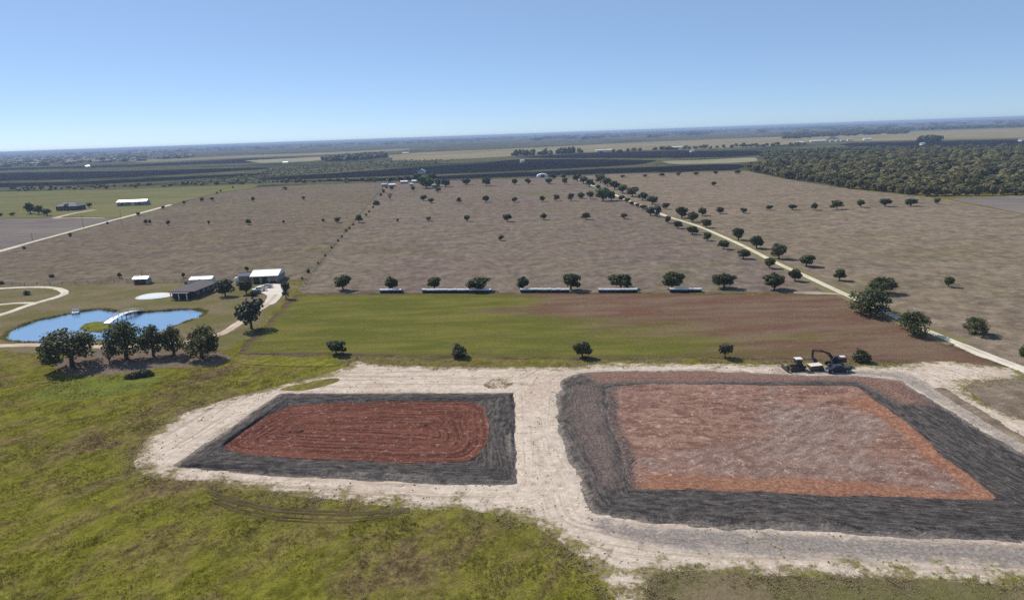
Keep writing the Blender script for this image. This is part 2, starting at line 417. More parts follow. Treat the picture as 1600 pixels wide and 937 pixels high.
def m_lawn(name):
    n = NT(name); c, big, mid, fine, spk = grass_colour(n); n.bump(n.math('ADD', fine, spk), .25, .8)
    return n.done(n.mul(c, 1.12))
M = dict(lawn=m_lawn('mown_grass'),
    ground=m_ground(), field=m_field(), caliche=m_caliche(), black=m_black(),
    clay_red=m_clay('red_clay', (.088, .036, .027), (.165, .068, .049), (.225, .108, .078), (.38, .265, .225), 1.0),
    clay_pink=m_clay('pink_clay', (.150, .082, .064), (.270, .162, .124), (.375, .255, .205), (.54, .43, .375), .7, ((.155, .110, .096), (.31, .250, .222))),
    past_l=m_pasture('pasture_left', (.140, .111, .088), (.152, .128, .092), (.110, .087, .076), (.215, .178, .132), .1),
    past_c=m_pasture('pasture_middle', (.154, .121, .102), (.162, .135, .104), (.120, .095, .084), (.235, .194, .152), -.08),
    past_r=m_pasture('pasture_right', (.190, .150, .116), (.172, .140, .100), (.134, .106, .084), (.310, .256, .188), -.12, .4),
    road=m_road(), verge=m_road('verge_grass', (.115, .105, .045), (.165, .145, .075)), faint=m_road('faint_track', (.22, .175, .13), (.34, .285, .22)), lane=m_road('tan_lane', (.36, .29, .225), (.50, .42, .34)),
    plow=m_soil('plowed_black_soil', (.007, .008, .011), (.016, .016, .020), .02),
    grayf=m_soil('bare_grey_field', (.135, .115, .110), (.185, .160, .145), .08, .3),
    tanf=m_soil('tan_stubble', (.17, .15, .085), (.24, .205, .125), .02),
    greenf=m_soil('pale_green_field', (.115, .120, .052), (.160, .150, .072), .03),
    strip=m_soil('light_strip', (.20, .19, .125), (.27, .25, .17), .03),
    rut=m_soil('rut_soil', (.070, .056, .028), (.115, .094, .048), .6),
    wet=m_soil('rut_mud', (.060, .045, .030), (.11, .085, .055), .6),
    water=m_water('pond_water', (.14, .25, .40)), pool=m_water('pool_water', (.62, .70, .70)),
    concrete=m_soil('pale_concrete', (.50, .46, .41), (.62, .575, .52), .4),
    bark=m_bark(),
    leaf=m_leaf('oak_leaves', (.028, .040, .012), (.090, .110, .034), (.100, .100, .034), .3),
    leaf2=m_leaf('grey_green_leaves', (.030, .036, .020), (.085, .092, .052), (.075, .07, .04)),
    leaf3=m_leaf('bright_leaves', (.055, .085, .016), (.130, .190, .040), (.10, .15, .035), .25),
    wood=m_leaf('wood_leaves', (.100, .102, .036), (.235, .215, .085), (.17, .15, .065), .4),
    greens=m_leaf('scrub_leaves', (.07, .085, .028), (.16, .165, .065), (.12, .125, .05), .3),
    yellow=paint('machine_yellow', (.15, .095, .035), .5, var=.35), orange=paint('machine_rust_orange', (.075, .026, .014), .5, var=.35),
    steel=paint('dark_steel', (.035, .033, .032), .6, .3), rubber=paint('rubber', (.02, .02, .02), .8),
    glass=paint('dark_glass', (.012, .016, .022), .08, spec=.8), white=paint('white_paint', (.72, .71, .69), .4, var=.1),
    silver=paint('silver_paint', (.45, .46, .48), .3, .5), navy=paint('dark_blue_paint', (.016, .022, .045), .25, .2),
    roof_d=paint('dark_shingle', (.105, .092, .100), .85, var=.3, sc=3), wall_d=paint('dark_brick', (.060, .048, .050), .9, var=.3),
    roof_w=m_metal('white_metal_roof', (.78, .78, .77)), roof_g=m_metal('grey_metal_roof', (.42, .42, .43)),
    roof_b=m_metal('slate_blue_roof', (.12, .125, .155), .75),
    wall_w=paint('cream_wall', (.60, .57, .52), .8), wall_g=paint('grey_metal_wall', (.22, .22, .23), .6),
    timber=paint('weathered_timber', (.13, .11, .095), .9, var=.3), wrap=paint('white_bale_wrap', (.66, .66, .66), .35, var=.12),
    navy2=paint('dark_bale_body', (.03, .03, .034), .5),  # bale bodies are dark below their white top shell
    red=paint('red_glass', (.25, .02, .015), .3), lamp=paint('clear_lens', (.7, .7, .68), .15),
)

# ------------------------------------------------------------------ the setting: ground
POND = [(3, 528), (12, 517), (30, 508), (60, 498), (95, 491), (130, 484), (158, 481), (180, 484), (198, 489), (224, 486), (250, 484), (285, 481.5),
        (308, 481.5), (322, 486), (319, 491), (300, 499), (280, 506), (262, 513), (225, 524), (170, 531), (100, 533.5), (45, 534), (15, 532)]
ISLAND = [(122, 511), (130, 504), (150, 500), (168, 501), (180, 506), (176, 513), (150, 517), (132, 515)]
YARD = [(-200, 452), (0, 447), (200, 443), (440, 441), (470, 446), (440, 470), (400, 520), (350, 545), (300, 556), (80, 552), (0, 548), (-200, 560)]
LUSH = [(20, 622), (90, 594), (150, 588), (250, 585), (262, 594), (225, 610), (170, 622), (90, 628)]
BARE = [(85, 572), (105, 556), (160, 546), (330, 548), (362, 556), (340, 570), (250, 574), (160, 586), (100, 582)]
POOL = [(212, 467), (216, 463.5), (226, 460.5), (243, 458.6), (260, 458.2), (262, 461.5), (248, 464.6), (228, 467)]

def geo(a, b, r, s0):
    out = [a]; s = s0
    while out[-1] < b: s *= r; out.append(out[-1] + s)
    return out
xs = np.arange(-250, 250.1, 1.0); e = np.array(geo(250, 33000, 1.13, 1.0))[1:]
xs = np.concatenate([-e[::-1], xs, e])
ys = np.arange(66, 330.1, .8); e2 = np.array(geo(330, 33000, 1.07, .8))[1:]
ys = np.concatenate([[-1500, -700, -300, -120, -40, 0, 25, 45, 56], ys, e2])
X, Y = np.meshgrid(xs, ys); PX = np.stack([X.ravel(), Y.ravel()], 1)
near = (abs(PX[:, 0]) < 256) & (PX[:, 1] > 55) & (PX[:, 1] < 335)
Z = -.02 - .09 * fbm(PX[:, 0] * .16, PX[:, 1] * .16, 3, 3) * sstep(900, 300, np.hypot(PX[:, 0], PX[:, 1]))
def zone(poly, lo, hi):
    o = np.zeros(len(PX)); W = GL(poly); a = np.array([(p.x, p.y) for p in W])
    sel = (PX[:, 0] > a[:, 0].min() - 15) & (PX[:, 0] < a[:, 0].max() + 15) & (PX[:, 1] > a[:, 1].min() - 15) & (PX[:, 1] < a[:, 1].max() + 15)
    o[sel] = sstep(lo, hi, sdist(PX[sel], W)); return o
pond_in = zone(POND, -.6, 1.6); isl = zone(ISLAND, -1.4, .9)
Z = Z - 1.6 * pond_in * (1 - isl) - .15 * pond_in * isl
Z -= .35 * zone(POOL, -1, 1)
yard = np.maximum(zone(YARD, -6, 6), .9 * zone([(965, 885), (1100, 872), (1600, 888), (2000, 900), (2000, 985), (955, 985)], -2, 2)); lush = zone(LUSH, -3, 4); bare = np.maximum(zone(BARE, -3, 2), .8 * zone(POND, -1.6, -.2) * (1 - isl))
farz = sstep(560, 760, PX[:, 1])
nx, ny = len(xs), len(ys); ii = np.arange(nx * ny).reshape(ny, nx)
F = np.stack([ii[:-1, :-1], ii[:-1, 1:], ii[1:, 1:], ii[1:, :-1]], -1).reshape(-1, 4)
link('ground', mesh_np('ground', np.column_stack([PX, Z]), F, dict(yard=('POINT', yard * (1 - isl)), lush=('POINT', np.maximum(lush, isl * .55)), bare=('POINT', bare), far=('POINT', farz)), True), M['ground'],
     label='open grassland plain reaching to the horizon', kind='structure')

# ------------------------------------------------------------------ sheets laid on the ground
def densify(W, step, jit, closed=True, seed=0, sm=0):
    W = [Vector((p[0], p[1], 0)) for p in W]; out = []
    n = len(W)
    for i in range(n if closed else n - 1):
        a, b = W[i], W[(i + 1) % n]; k = max(1, int((b - a).length / step))
        for j in range(k): out.append(a.lerp(b, j / k))
    if not closed: out.append(W[-1])
    for _ in range(sm):
        m = len(out)
        out = [(out[i - 1] + out[i] * 2 + out[(i + 1) % m]) / 4 if (closed or 0 < i < m - 1) else out[i] for i in range(m)]
    if jit:
        a = np.array([(p.x, p.y) for p in out])
        jx = fbm(a[:, 0] / (step * 3) + 31, a[:, 1] / (step * 3), seed, 4) - .5; jy = fbm(a[:, 0] / (step * 3), a[:, 1] / (step * 3) + 77, seed + 5, 4) - .5
        out = [Vector((p.x + 2 * jit * u, p.y + 2 * jit * v, 0)) for p, u, v in zip(out, jx, jy)]
    return out

def sheet(name, pts, z, mat, step=4, jit=1.0, label=None, kind='structure', sm=2):
    W = densify(GL(pts), step, jit, seed=len(name), sm=sm)
    tri = tessellate_polygon([W])
    me = bpy.data.meshes.new(name); me.from_pydata([(p.x, p.y, z) for p in W], [], [tuple(t) for t in tri]); me.update()
    if me.polygons and sum(p.normal.z for p in me.polygons) < 0: me.flip_normals()
    return link(name, me, M[mat], label=label, kind=kind)

def cdt_sheet(name, pts, z, mat, step, jit, grid, label, extra=None, sm=2, relief=0.0, hole=None):
    W = densify(GL(pts), step, jit, seed=len(name), sm=sm); a = np.array([(p.x, p.y) for p in W])
    gx, gy = np.meshgrid(np.arange(a[:, 0].min(), a[:, 0].max(), grid), np.arange(a[:, 1].min(), a[:, 1].max(), grid))
    g = np.stack([gx.ravel(), gy.ravel()], 1) + rng.uniform(-.2, .2, (gx.size, 2)) * grid
    d = sdist(g, a); g = g[d > grid * .5]; n = len(a)
    V, E_, F_, *_ = delaunay_2d_cdt([Vector(p) for p in a] + [Vector(p) for p in g], [(i, (i + 1) % n) for i in range(n)], [], 1, 1e-4)
    V = np.array([(v.x, v.y) for v in V]); d = np.maximum(0, sdist(V, a))
    zz = -.10 + (z + .10) * sstep(0, 1.3, d) + relief * sstep(0, 4, d) * (fbm(V[:, 0] * .35, V[:, 1] * .35, 21, 4) - .2)
    if hole is not None:
        for h_ in hole: zz = zz - .6 * sstep(.5, 2.5, sdist(V, h_))
    at = dict(edge=('POINT', d))
    for k, f in (extra or {}).items(): at[k] = ('POINT', f(V))
    me = mesh_np(name, np.column_stack([V, zz]), np.array([f for f in F_ if len(f) == 3]), at, True)
    if sum(p.normal.z for p in me.polygons) < 0: me.flip_normals()
    return link(name, me, M[mat], label=label, kind='structure')

def catmull(W, k=10):
    out = []; n = len(W)
    for i in range(n - 1):
        p0, p1, p2, p3 = W[max(i - 1, 0)], W[i], W[i + 1], W[min(i + 2, n - 1)]
        for j in range(k):
            t = j / k; out.append(.5 * ((2 * p1) + (p2 - p0) * t + (2 * p0 - 5 * p1 + 4 * p2 - p3) * t * t + (3 * p1 - p0 - 3 * p2 + p3) * t ** 3))
    out.append(W[-1]); return out

def strip(name, pts, width, z, mat, label=None, jit=.25, k=10, closed=False):
    C = catmull(GL(pts), k); V = []; UV = []; F_ = []; s = 0
    for i, p in enumerate(C):
        t = (C[min(i + 1, len(C) - 1)] - C[max(i - 1, 0)]).normalized(); nrm = Vector((-t.y, t.x, 0))
        if i: s += (C[i] - C[i - 1]).length
        for q in (-1, -.5, 0, .5, 1):
            j = (float(vnoise(s * .5, q * 9, 4)) - .5) * 2 * jit if abs(q) == 1 else 0
            v = p + nrm * (q * width / 2 + j); V.append((v.x, v.y, z + .02 * (1 - abs(q)) if abs(q) < 1 else -.06)); UV.append((q, s))
        if i:
            b = (i - 1) * 5
            F_ += [(b + m, b + m + 1, b + 6 + m, b + 5 + m) for m in range(4)]
    me = mesh_np(name, V, F_, None, True, UV)
    if sum(p.normal.z for p in me.polygons) < 0: me.flip_normals()
    return link(name, me, M[mat], label=label, kind='structure')

# pastures
sheet('pasture', [(-150, 436), (0, 394), (100, 368), (196, 341), (268, 321), (330, 304), (400, 293), (500, 288), (604, 285.5), (560, 336), (520, 388), (478, 440), (440, 440), (300, 441), (200, 442), (110, 445), (0, 447.5), (-150, 455)], .01, 'past_l', 6, 1.2, 'brown dry pasture left of the bushy fence line')
sheet('pasture', [(604, 285.5), (720, 282), (905, 276), (960, 303), (1040, 336), (1130, 370), (1210, 408), (1330, 458), (1200, 456), (900, 457), (455, 458), (478, 440), (520, 388), (560, 336)], .012, 'past_c', 6, .8, 'brown dry pasture between the fence line and the gravel lane')
sheet('pasture', [(905, 276), (960, 272), (1060, 270), (1165, 267), (1240, 282), (1330, 296), (1480, 312), (1600, 335), (2000, 420), (2300, 620), (1760, 640), (1600, 577), (1440, 513), (1330, 458), (1210, 408), (1130, 370), (1040, 336), (960, 303)], .014, 'past_r', 6, .8, 'tan dry pasture right of the gravel lane')
sheet('pasture', [(1500, 600), (1540, 592), (1610, 588), (1760, 640), (2000, 760), (1760, 730), (1600, 660), (1540, 630)], .016, 'past_r', 3, .8, 'brown dry patch between the haul track and the gravel lane')
cdt_sheet('hay_field', [(457, 458), (700, 457), (1000, 457), (1335, 458), (1385, 488), (1440, 516), (1540, 556), (1620, 584), (1560, 590), (1440, 570), (1340, 566), (1100, 562), (900, 563), (700, 561), (545, 559), (360, 556), (372, 540), (405, 510), (435, 480)], .03, 'field', 3, .7, 3.5,
          'hay field, green on the left and reddish dry on the right, below the oak row')
sheet('grass_strip', [(362, 562), (420, 559.5), (536, 559), (541, 566), (520, 573), (440, 572), (368, 568)], .05, 'lawn', 2, .4, 'bright mown grass strip beside the pale dirt track')
# far fields
sheet('plowed_field', [(-400, 290), (0, 286), (130, 284), (300, 275), (430, 270), (430, 272.5), (300, 280), (150, 288), (0, 293), (-400, 300)], .1, 'plow', 30, 8, 'near dark plowed field far off on the left')
sheet('plowed_field', [(-400, 280), (0, 270), (200, 267), (400, 262), (430, 263.5), (300, 271.5), (150, 279), (0, 283), (-400, 288)], .1, 'plow', 30, 10, 'long dark plowed field far off on the left')
sheet('plowed_field', [(400, 247.5), (470, 246), (500, 248), (480, 252), (300, 257), (0, 266.5), (-200, 272), (-200, 268), (0, 263), (200, 257.5)], .1, 'plow', 40, 14, 'distant thin dark field on the left')
sheet('plowed_field', [(400, 279), (560, 268), (640, 262.5), (760, 254), (800, 249.5), (900, 248.5), (1030, 250.5), (1000, 257), (950, 260), (800, 267), (640, 274), (480, 280), (400, 282)], .1, 'plow', 20, 5, 'wide dark plowed field beyond the farmstead roofs')
sheet('plowed_field', [(440, 284), (640, 277), (800, 270), (950, 263.5), (1130, 256.5), (1165, 258.5), (1150, 266), (1000, 269), (900, 273.5), (760, 278), (610, 283)], .1, 'plow', 15, 3, 'dark plowed field at the far edge of the brown pastures')
sheet('plowed_field', [(800, 246), (935, 238.5), (1060, 235.5), (1190, 236), (1195, 242), (1130, 246), (990, 247), (880, 247.3)], .1, 'plow', 20, 6, 'dark plowed field below the far line of trees')
sheet('plowed_field', [(1310, 226), (1330, 223.5), (1440, 221), (1600, 218), (1900, 212), (1900, 223), (1600, 228.5), (1450, 229), (1330, 229)], .1, 'plow', 30, 8, 'dark plowed field behind the wood on the right')
sheet('stubble_field', [(1030, 252), (1110, 249.5), (1180, 246), (1185, 252), (1140, 255), (1050, 257)], .12, 'strip', 20, 5, 'pale strip field between dark plowed fields')
sheet('far_field', [(600, 243.5), (660, 238), (800, 232.5), (1000, 222.5), (1200, 214.5), (1300, 212), (1290, 219), (1200, 229), (1060, 233.5), (930, 237), (800, 244), (700, 250), (620, 252)], .08, 'tanf', 40, 12, 'pale tan and green farmland in the far middle')
sheet('far_field', [(1300, 212), (1450, 204.5), (1900, 190), (1900, 208), (1600, 215.5), (1440, 219), (1320, 221)], .08, 'tanf', 40, 12, 'pale tan farmland in the far right')
sheet('far_field', [(380, 251), (480, 246), (560, 243), (560, 246), (480, 252), (410, 255)], .12, 'strip', 30, 8, 'small pale field beside the far tree clump')
sheet('far_field', [(200, 251), (380, 243), (520, 238), (640, 232), (640, 234.5), (520, 241.5), (380, 246.5), (220, 254)], .08, 'tanf', 40, 12, 'thin pale field line far on the left')
sheet('grass_field', [(-400, 312), (0, 300), (200, 296), (405, 288), (400, 292.5), (330, 303.5), (268, 320), (196, 339.5), (100, 339), (0, 341), (-400, 365)], .09, 'greenf', 12, 3, 'pale green field around the far house and long shed')
sheet('bare_field', [(-250, 405), (0, 342), (85, 340.5), (165, 340.5), (196, 340.5), (100, 367), (0, 393), (-250, 462)], .11, 'grayf', 8, 1, 'bare mauve grey field beside the dirt road')
sheet('bare_field', [(1475, 310), (1600, 306), (2000, 300), (2100, 430), (1600, 334)], .11, 'grayf', 8, 1, 'bare grey field in front of the wood')
# roads and lanes
strip('grass_verge', [(1500, 538), (1440, 513), (1380, 486), (1310, 455), (1265, 434), (1210, 409), (1165, 386), (1130, 370), (1090, 353), (1040, 337)], 13, .045, 'verge', 'greenish grass verge on both sides of the gravel lane', 1.6)
strip('gravel_road', [(1720, 626), (1600, 577), (1545, 556), (1440, 513), (1380, 486), (1310, 455), (1265, 434), (1210, 409), (1165, 386), (1130, 370), (1090, 353), (1040, 337), (1005, 322), (985, 315), (960, 304), (930, 292), (905, 280)], 4.6, .07, 'road', 'pale gravel lane lined with oaks running to the farm')
strip('side_track', [(1240, 456.5), (1270, 457.2), (1300, 458.5), (1345, 463)], 4.0, .055, 'faint', 'faint pale track turning off the gravel lane', .6)
strip('dirt_road', [(-120, 424), (0, 392), (90, 367.5), (194, 339.5), (230, 330), (266, 320)], 6.5, .13, 'road', 'straight pale dirt road past the far house')
strip('driveway', [(84, 341), (100, 337), (120, 332.5), (148, 328)], 8, .13, 'lane', 'pale driveway to the far grey roofed house', .6)
strip('driveway', [(84, 341.5), (120, 340.5), (165, 341)], 5, .14, 'lane', 'thin pale track below the far house', .6)
strip('lane', [(-120, 541), (0, 539.5), (70, 538.5), (150, 541), (230, 539), (290, 534), (345, 521), (375, 503), (398, 487), (418, 474), (432, 460)], 3.6, .05, 'lane', 'tan lane running past the pond to the barn yard')
strip('loop_drive', [(-60, 453), (0, 450.5), (30, 448.8), (60, 448.2), (84, 449.5), (99, 454), (100, 459), (88, 464), (65, 470.5), (40, 478), (15, 487), (-40, 504)], 3.4, .05, 'road', 'pale loop drive left of the pond')
strip('loop_drive', [(-50, 480), (0, 475.5), (25, 473.4), (45, 473), (57, 473.5)], 3.0, .055, 'road', 'pale spur joining the loop drive')
sheet('barn_yard', [(397, 449), (412, 444.5), (432, 442.5), (443, 445), (446, 452), (440, 463), (430, 474), (420, 478), (414, 474), (418, 462), (408, 457)], .06, 'concrete', 2, .5, 'pale paved yard in front of the white barn')
# pond and pool
def flat(name, pts, z, mat, label, parent=None):
    W = densify(GL(pts), 1.5, .25, sm=4, seed=3); me = bpy.data.meshes.new(name)
    me.from_pydata([(p.x, p.y, z) for p in W], [], [tuple(t) for t in tessellate_polygon([W])]); me.update()
    if sum(p.normal.z for p in me.polygons) < 0: me.flip_normals()
    return link(name, me, M[mat], parent, label=label, kind=None if parent else 'structure')
c_ = np.mean([(p.x, p.y) for p in GL(POND)], 0)
W = densify(GL(POND), 1.5, .3, sm=3); V = [(c_[0] + (p.x - c_[0]) * 1.01, c_[1] + (p.y - c_[1]) * 1.01, -.62) for p in W]
me = bpy.data.meshes.new('pond'); me.from_pydata(V, [], [tuple(t) for t in tessellate_polygon([W])]); me.update()
if sum(p.normal.z for p in me.polygons) < 0: me.flip_normals()
link('pond', me, M['water'], label='blue pond with a grassy island and white footbridge', kind='structure')
flat('pool_deck', [(208, 468), (212, 464), (224, 459.5), (243, 457.2), (262, 456.8), (272, 458), (271, 463), (250, 466), (228, 468.5)], .05, 'concrete', 'pale concrete deck round the swimming pool')
flat('swimming_pool', POOL, .075, 'pool', 'pale turquoise swimming pool beside the dark roofed house')

# ------------------------------------------------------------------ earthworks
DIRT = [(541, 556), (556, 562), (590, 568), (700, 571), (800, 572), (900, 570), (950, 565), (1100, 566), (1230, 567), (1340, 570), (1400, 569), (1450, 562), (1500, 564), (1540, 569), (1585, 572), (1625, 588), (1600, 594),
        (1570, 594), (1530, 600), (1512, 606), (1530, 622), (1560, 638), (1600, 652), (1750, 720), (2000, 800), (2000, 928), (1700, 919), (1600, 914), (1400, 907), (1250, 902), (1100, 896), (1040, 896), (1012, 905),
        (1015, 935), (1030, 975), (990, 975), (935, 905), (893, 862), (850, 832), (800, 808), (750, 797), (690, 797), (620, 795), (560, 786), (470, 777), (400, 766), (330, 756), (260, 750), (225, 745), (205, 733), (205, 715), (228, 682), (262, 655), (300, 639),
        (380, 615), (430, 603), (490, 588), (530, 577), (545, 570)]
def greyness(V):
    a = [(900, 800), (1000, 818), (1600, 848), (2000, 870), (2000, 905), (1600, 893), (1250, 874), (1080, 866), (985, 850), (930, 830)]
    b = [(1200, 574), (1420, 580), (1560, 660), (1640, 720), (1600, 720), (1440, 615), (1380, 590), (1200, 585)]
    return np.maximum(sstep(-3, 3, sdist(V, GL(a))) * .75, sstep(-2, 2, sdist(V, GL(b))) * .6)
sheet('weed_patch', [(430, 610), (460, 601), (520, 590), (535, 593), (510, 604), (470, 611)], .10, 'lawn', 1.5, .8, 'grassy wedge between the track and left basin')

def side_pts(pl, n, z):
    W = [G(x, y, z) for x, y in pl]; L = [0]
    for a, b in zip(W, W[1:]): L.append(L[-1] + (b - a).length)
    out = []
    for k in range(n):
        s = L[-1] * k / n; i = max(j for j in range(len(W) - 1) if L[j] <= s + 1e-9)
        out.append(W[i].lerp(W[i + 1], (s - L[i]) / max(1e-9, L[i + 1] - L[i])))
    return out

def loop(sides, n, z=0, sm=3, wob=.45):
    out = []
    for s in sides: out += side_pts(s, n, z)
    a = np.array([(p.x, p.y) for p in out])
    for _ in range(sm): a = (np.roll(a, 1, 0) + 2 * a + np.roll(a, -1, 0)) / 4
    if wob:
        q = a * .17; a = a + wob * 2 * np.stack([fbm(q[:, 0] + 5, q[:, 1], 61, 5) - .5, fbm(q[:, 0], q[:, 1] + 9, 67, 5) - .5], 1)
    return a

def bands(name, rings, mat, label, attrs=None, rough=.12, jit0=0., ridges=None, cap=False):
    """rings: [(loop Nx2, z, steps)], surface lofted through them; returns the object"""
    n = len(rings[0][0]); P = []; Zs = []; vv = []; acc = 0; at = {k: [] for k in (attrs or {})}
    for r in range(len(rings) - 1):
        (a, za, k, *_), (b, zb, *_) = rings[r], rings[r + 1]; d = np.linalg.norm(b - a, axis=1)
        last = r == len(rings) - 2
        for j in range(k + (1 if last else 0)):
            t = j / k; s = t * t * (3 - 2 * t) if abs(za - zb) > .05 else t
            P.append(a * (1 - t) + b * t); Zs.append(np.full(n, za * (1 - s) + zb * s)); vv.append(acc + d * t)
            for q in at: at[q].append(np.full(n, attrs[q][r] * (1 - t) + attrs[q][r + 1] * t))
        acc = acc + d
    K = len(P); P = np.array(P); Zs = np.array(Zs); vv = np.array(vv)
    per = np.concatenate([[0], np.cumsum(np.linalg.norm(np.diff(rings[0][0], axis=0), axis=1))]); U = np.broadcast_to(per, (K, n))
    jf = np.zeros(K); jf[:3] = (1, .5, .2)
    P[..., 0] += jit0 * jf[:, None] * (fbm(P[..., 0] * .5, P[..., 1] * .5, 41) - .5) * 2; P[..., 1] += jit0 * jf[:, None] * (fbm(P[..., 0] * .5, P[..., 1] * .5, 47) - .5) * 2
    keep = np.ones(K); keep[0] = 0
    if not cap: keep[-1] = .3
    Zs = Zs + keep[:, None] * rough * (fbm(P[..., 0] * .7, P[..., 1] * .7, 13, 4) - .5) * 2
    Zs = Zs + keep[:, None] * rough * .45 * (vnoise(U * .05 + .6 * vv, vv * 1.1, 17) - .5) * 2 * np.linspace(1, 0, K)[:, None] ** .7
    if ridges: Zs = Zs + keep[:, None] * ridges * np.sin(vv * 2 * math.pi / 1.5 + 3 * fbm(P[..., 0] * .06, P[..., 1] * .06, 71)) * sstep(.35, .6, fbm(P[..., 0] * .1, P[..., 1] * .1, 73))
    V = np.concatenate([P.reshape(-1, 2), Zs.reshape(-1, 1)], 1); i = np.arange(K * n).reshape(K, n); j = np.roll(i, -1, 1)
    F_ = np.stack([i[:-1], j[:-1], j[1:], i[1:]], -1).reshape(-1, 4)
    uv = np.stack([U.ravel(), vv.ravel()], 1)
    A = {k: ('POINT', np.array(v).ravel()) for k, v in at.items()}
    if callable(cap): A.update(cap(P.reshape(-1, 2)))
    me = mesh_np(name, V, F_, A, True, uv)
    if sum(p.normal.z for p in me.polygons) < 0: me.flip_normals()
    return link(name, me, M[mat], label=label, kind='structure')

N = 170
# left basin
Lo = loop([[(437, 613.5), (803, 612.5)], [(803, 612.5), (806, 680), (810, 757)], [(810, 757), (700, 757), (550, 750), (400, 741), (265, 728)], [(265, 728), (330, 686), (437, 613.5)]], N, .1, 2)
Lc = loop([[(445, 616), (796, 615)], [(796, 615), (797, 680), (795, 741)], [(795, 741), (700, 741), (550, 734), (400, 727), (300, 720)], [(300, 720), (345, 685), (445, 616)]], N, 1.2, 3)
Li = loop([[(450, 619), (780, 618)], [(780, 618), (782, 680), (775, 730)], [(775, 730), (700, 732), (550, 726), (400, 718), (325, 709)], [(325, 709), (360, 680), (450, 619)]], N, 1.2, 5)
Lf = loop([[(447, 637), (500, 632), (600, 629), (735, 628)], [(735, 628), (757, 640), (761, 668), (757, 700), (735, 720)], [(735, 720), (650, 723), (500, 717), (407, 711), (357, 704)], [(357, 704), (352, 694), (395, 663), (447, 637)]], N, .35, 120)
bands('soil_berm', [(Lo, .03, 5), (Lc, .85, 6), (Li, .95, 14), (Lf, .46, 1)], 'black', 'black soil berm round the smaller left basin', dict(clay=[.0, -.3, -.3, -.1]), .16, .5)
cl = Lf.mean(0)
shr = lambda a, f, p: np.array(p) + (a - np.array(p)) * f
ax = np.linspace(0, 1, 4 * N)
def core(a, f):
    """shrinks a loop to a ridge line instead of a point"""
    c = a.mean(0); h = (a[:, 0].max() - a[:, 0].min()) * .24
    tgt = np.stack([np.clip(a[:, 0], c[0] - h, c[0] + h), np.full(len(a), c[1])], 1)
    return tgt + (a - tgt) * f
bands('basin_floor', [(core(Lf, 1.03), .52, 3), (core(Lf, .95), .40, 90), (core(Lf, 0), .36, 1)], 'clay_red', 'dark red clay floor of the smaller left basin', None, .07, .2, ridges=.055)
# right basin
Ro = loop([[(877, 592), (900, 583), (925, 579), (1070, 577), (1218, 583), (1368, 588), (1408, 594)], [(1408, 594), (1455, 622), (1534, 669), (1600, 706), (1870, 858)],
           [(1870, 858), (1600, 846), (1396, 838), (1297, 832), (1218, 829), (1151, 830), (1060, 819), (988, 815), (921, 798)], [(921, 798), (901, 749), (885, 710), (873, 678), (866, 619), (877, 592)]], N, .1, 3, .9)
Rc = loop([[(905, 596), (950, 590), (1070, 588), (1218, 592), (1350, 596), (1385, 600)], [(1385, 600), (1435, 628), (1510, 675), (1580, 722), (1790, 840)],
           [(1790, 840), (1600, 826), (1396, 818), (1297, 812), (1218, 808), (1151, 806), (1060, 800), (1000, 797), (952, 788)], [(952, 788), (935, 749), (920, 710), (908, 678), (897, 640), (905, 596)]], N, 1.0, 3)
Ri = loop([[(945, 606), (1000, 600), (1336, 602)], [(1336, 602), (1396, 643), (1455, 692), (1494, 728), (1561, 781)], [(1561, 781), (1336, 773), (1178, 767), (1060, 764), (988, 762)], [(988, 762), (980, 738), (964, 694), (952, 659), (945, 606)]], N, .9, 30, .9)
Rf = loop([[(965, 628), (1010, 620), (1312, 622)], [(1312, 622), (1376, 655), (1428, 695), (1464, 727), (1512, 768)], [(1512, 768), (1336, 754), (1178, 747), (1080, 745), (1003, 742)], [(1003, 742), (997, 725), (985, 694), (975, 665), (965, 628)]], N, .2, 40, 1.8)
def clay_r(V):
    a = np.maximum(sstep(-2, 4, sdist(V, GL([(890, 577), (1420, 580), (1470, 640), (1400, 640), (1336, 602), (930, 606)]))) * 1.75,
                   sstep(-2, 5, sdist(V, GL([(872, 605), (945, 590), (990, 740), (988, 790), (920, 770), (878, 680)]))) * 1.0)
    return dict(clay=('POINT', a - .12))
bands('soil_berm', [(Ro, .03, 8), (Rc, .75, 16), (Ri, .85, 1)], 'black', 'black soil berm round the larger right basin', None, .16, .7, cap=clay_r)
def grey_r(V):
    g = sstep(-8, 8, sdist(V, GL([(1190, 630), (1330, 635), (1470, 760), (1200, 745), (1000, 738), (1000, 720), (1180, 700)])))
    return dict(grey=('POINT', g * .8 - .1))
def slope_attr(V):
    d = grey_r(V)
    front = sstep(1.5, -1.0, sdist(V, [tuple(p) for p in Rf[::6]]))
    left = sstep(-4, 4, sdist(V, GL([(920, 580), (1340, 590), (1352, 622), (1010, 640), (1015, 742), (985, 775), (940, 740)])))
    d['slope'] = ('POINT', front * (1 - left)); back = sstep(-2, 4, sdist(V, GL([(920, 570), (1420, 570), (1380, 626), (1000, 632)])))
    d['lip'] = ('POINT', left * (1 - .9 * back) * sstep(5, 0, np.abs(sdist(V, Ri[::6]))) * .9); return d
bands('basin_floor', [(core(Ri, 1.02), .60, 2), (core(Ri, 1.003), .86, 12), (Rf, .42, 40), (core(Rf, 0), .38, 1)], 'clay_pink', 'pinkish clay floor of the larger right basin with orange banks', None, .10, .3, cap=slope_attr)
cdt_sheet('haul_track', DIRT, .045, 'caliche', 1.2, 1.1, 1.7, 'pale dirt haul track round the two basins', dict(grey=greyness, bd=lambda V: np.minimum(np.abs(sdist(V, Lo[::6])), np.abs(sdist(V, Ro[::6])))), relief=.10, hole=[Lo[::6], Ro[::6]])
Cr = catmull(GL([(1468, 608), (1500, 628), (1530, 646), (1575, 674), (1640, 712)]), 12); rv = []; rf_ = []
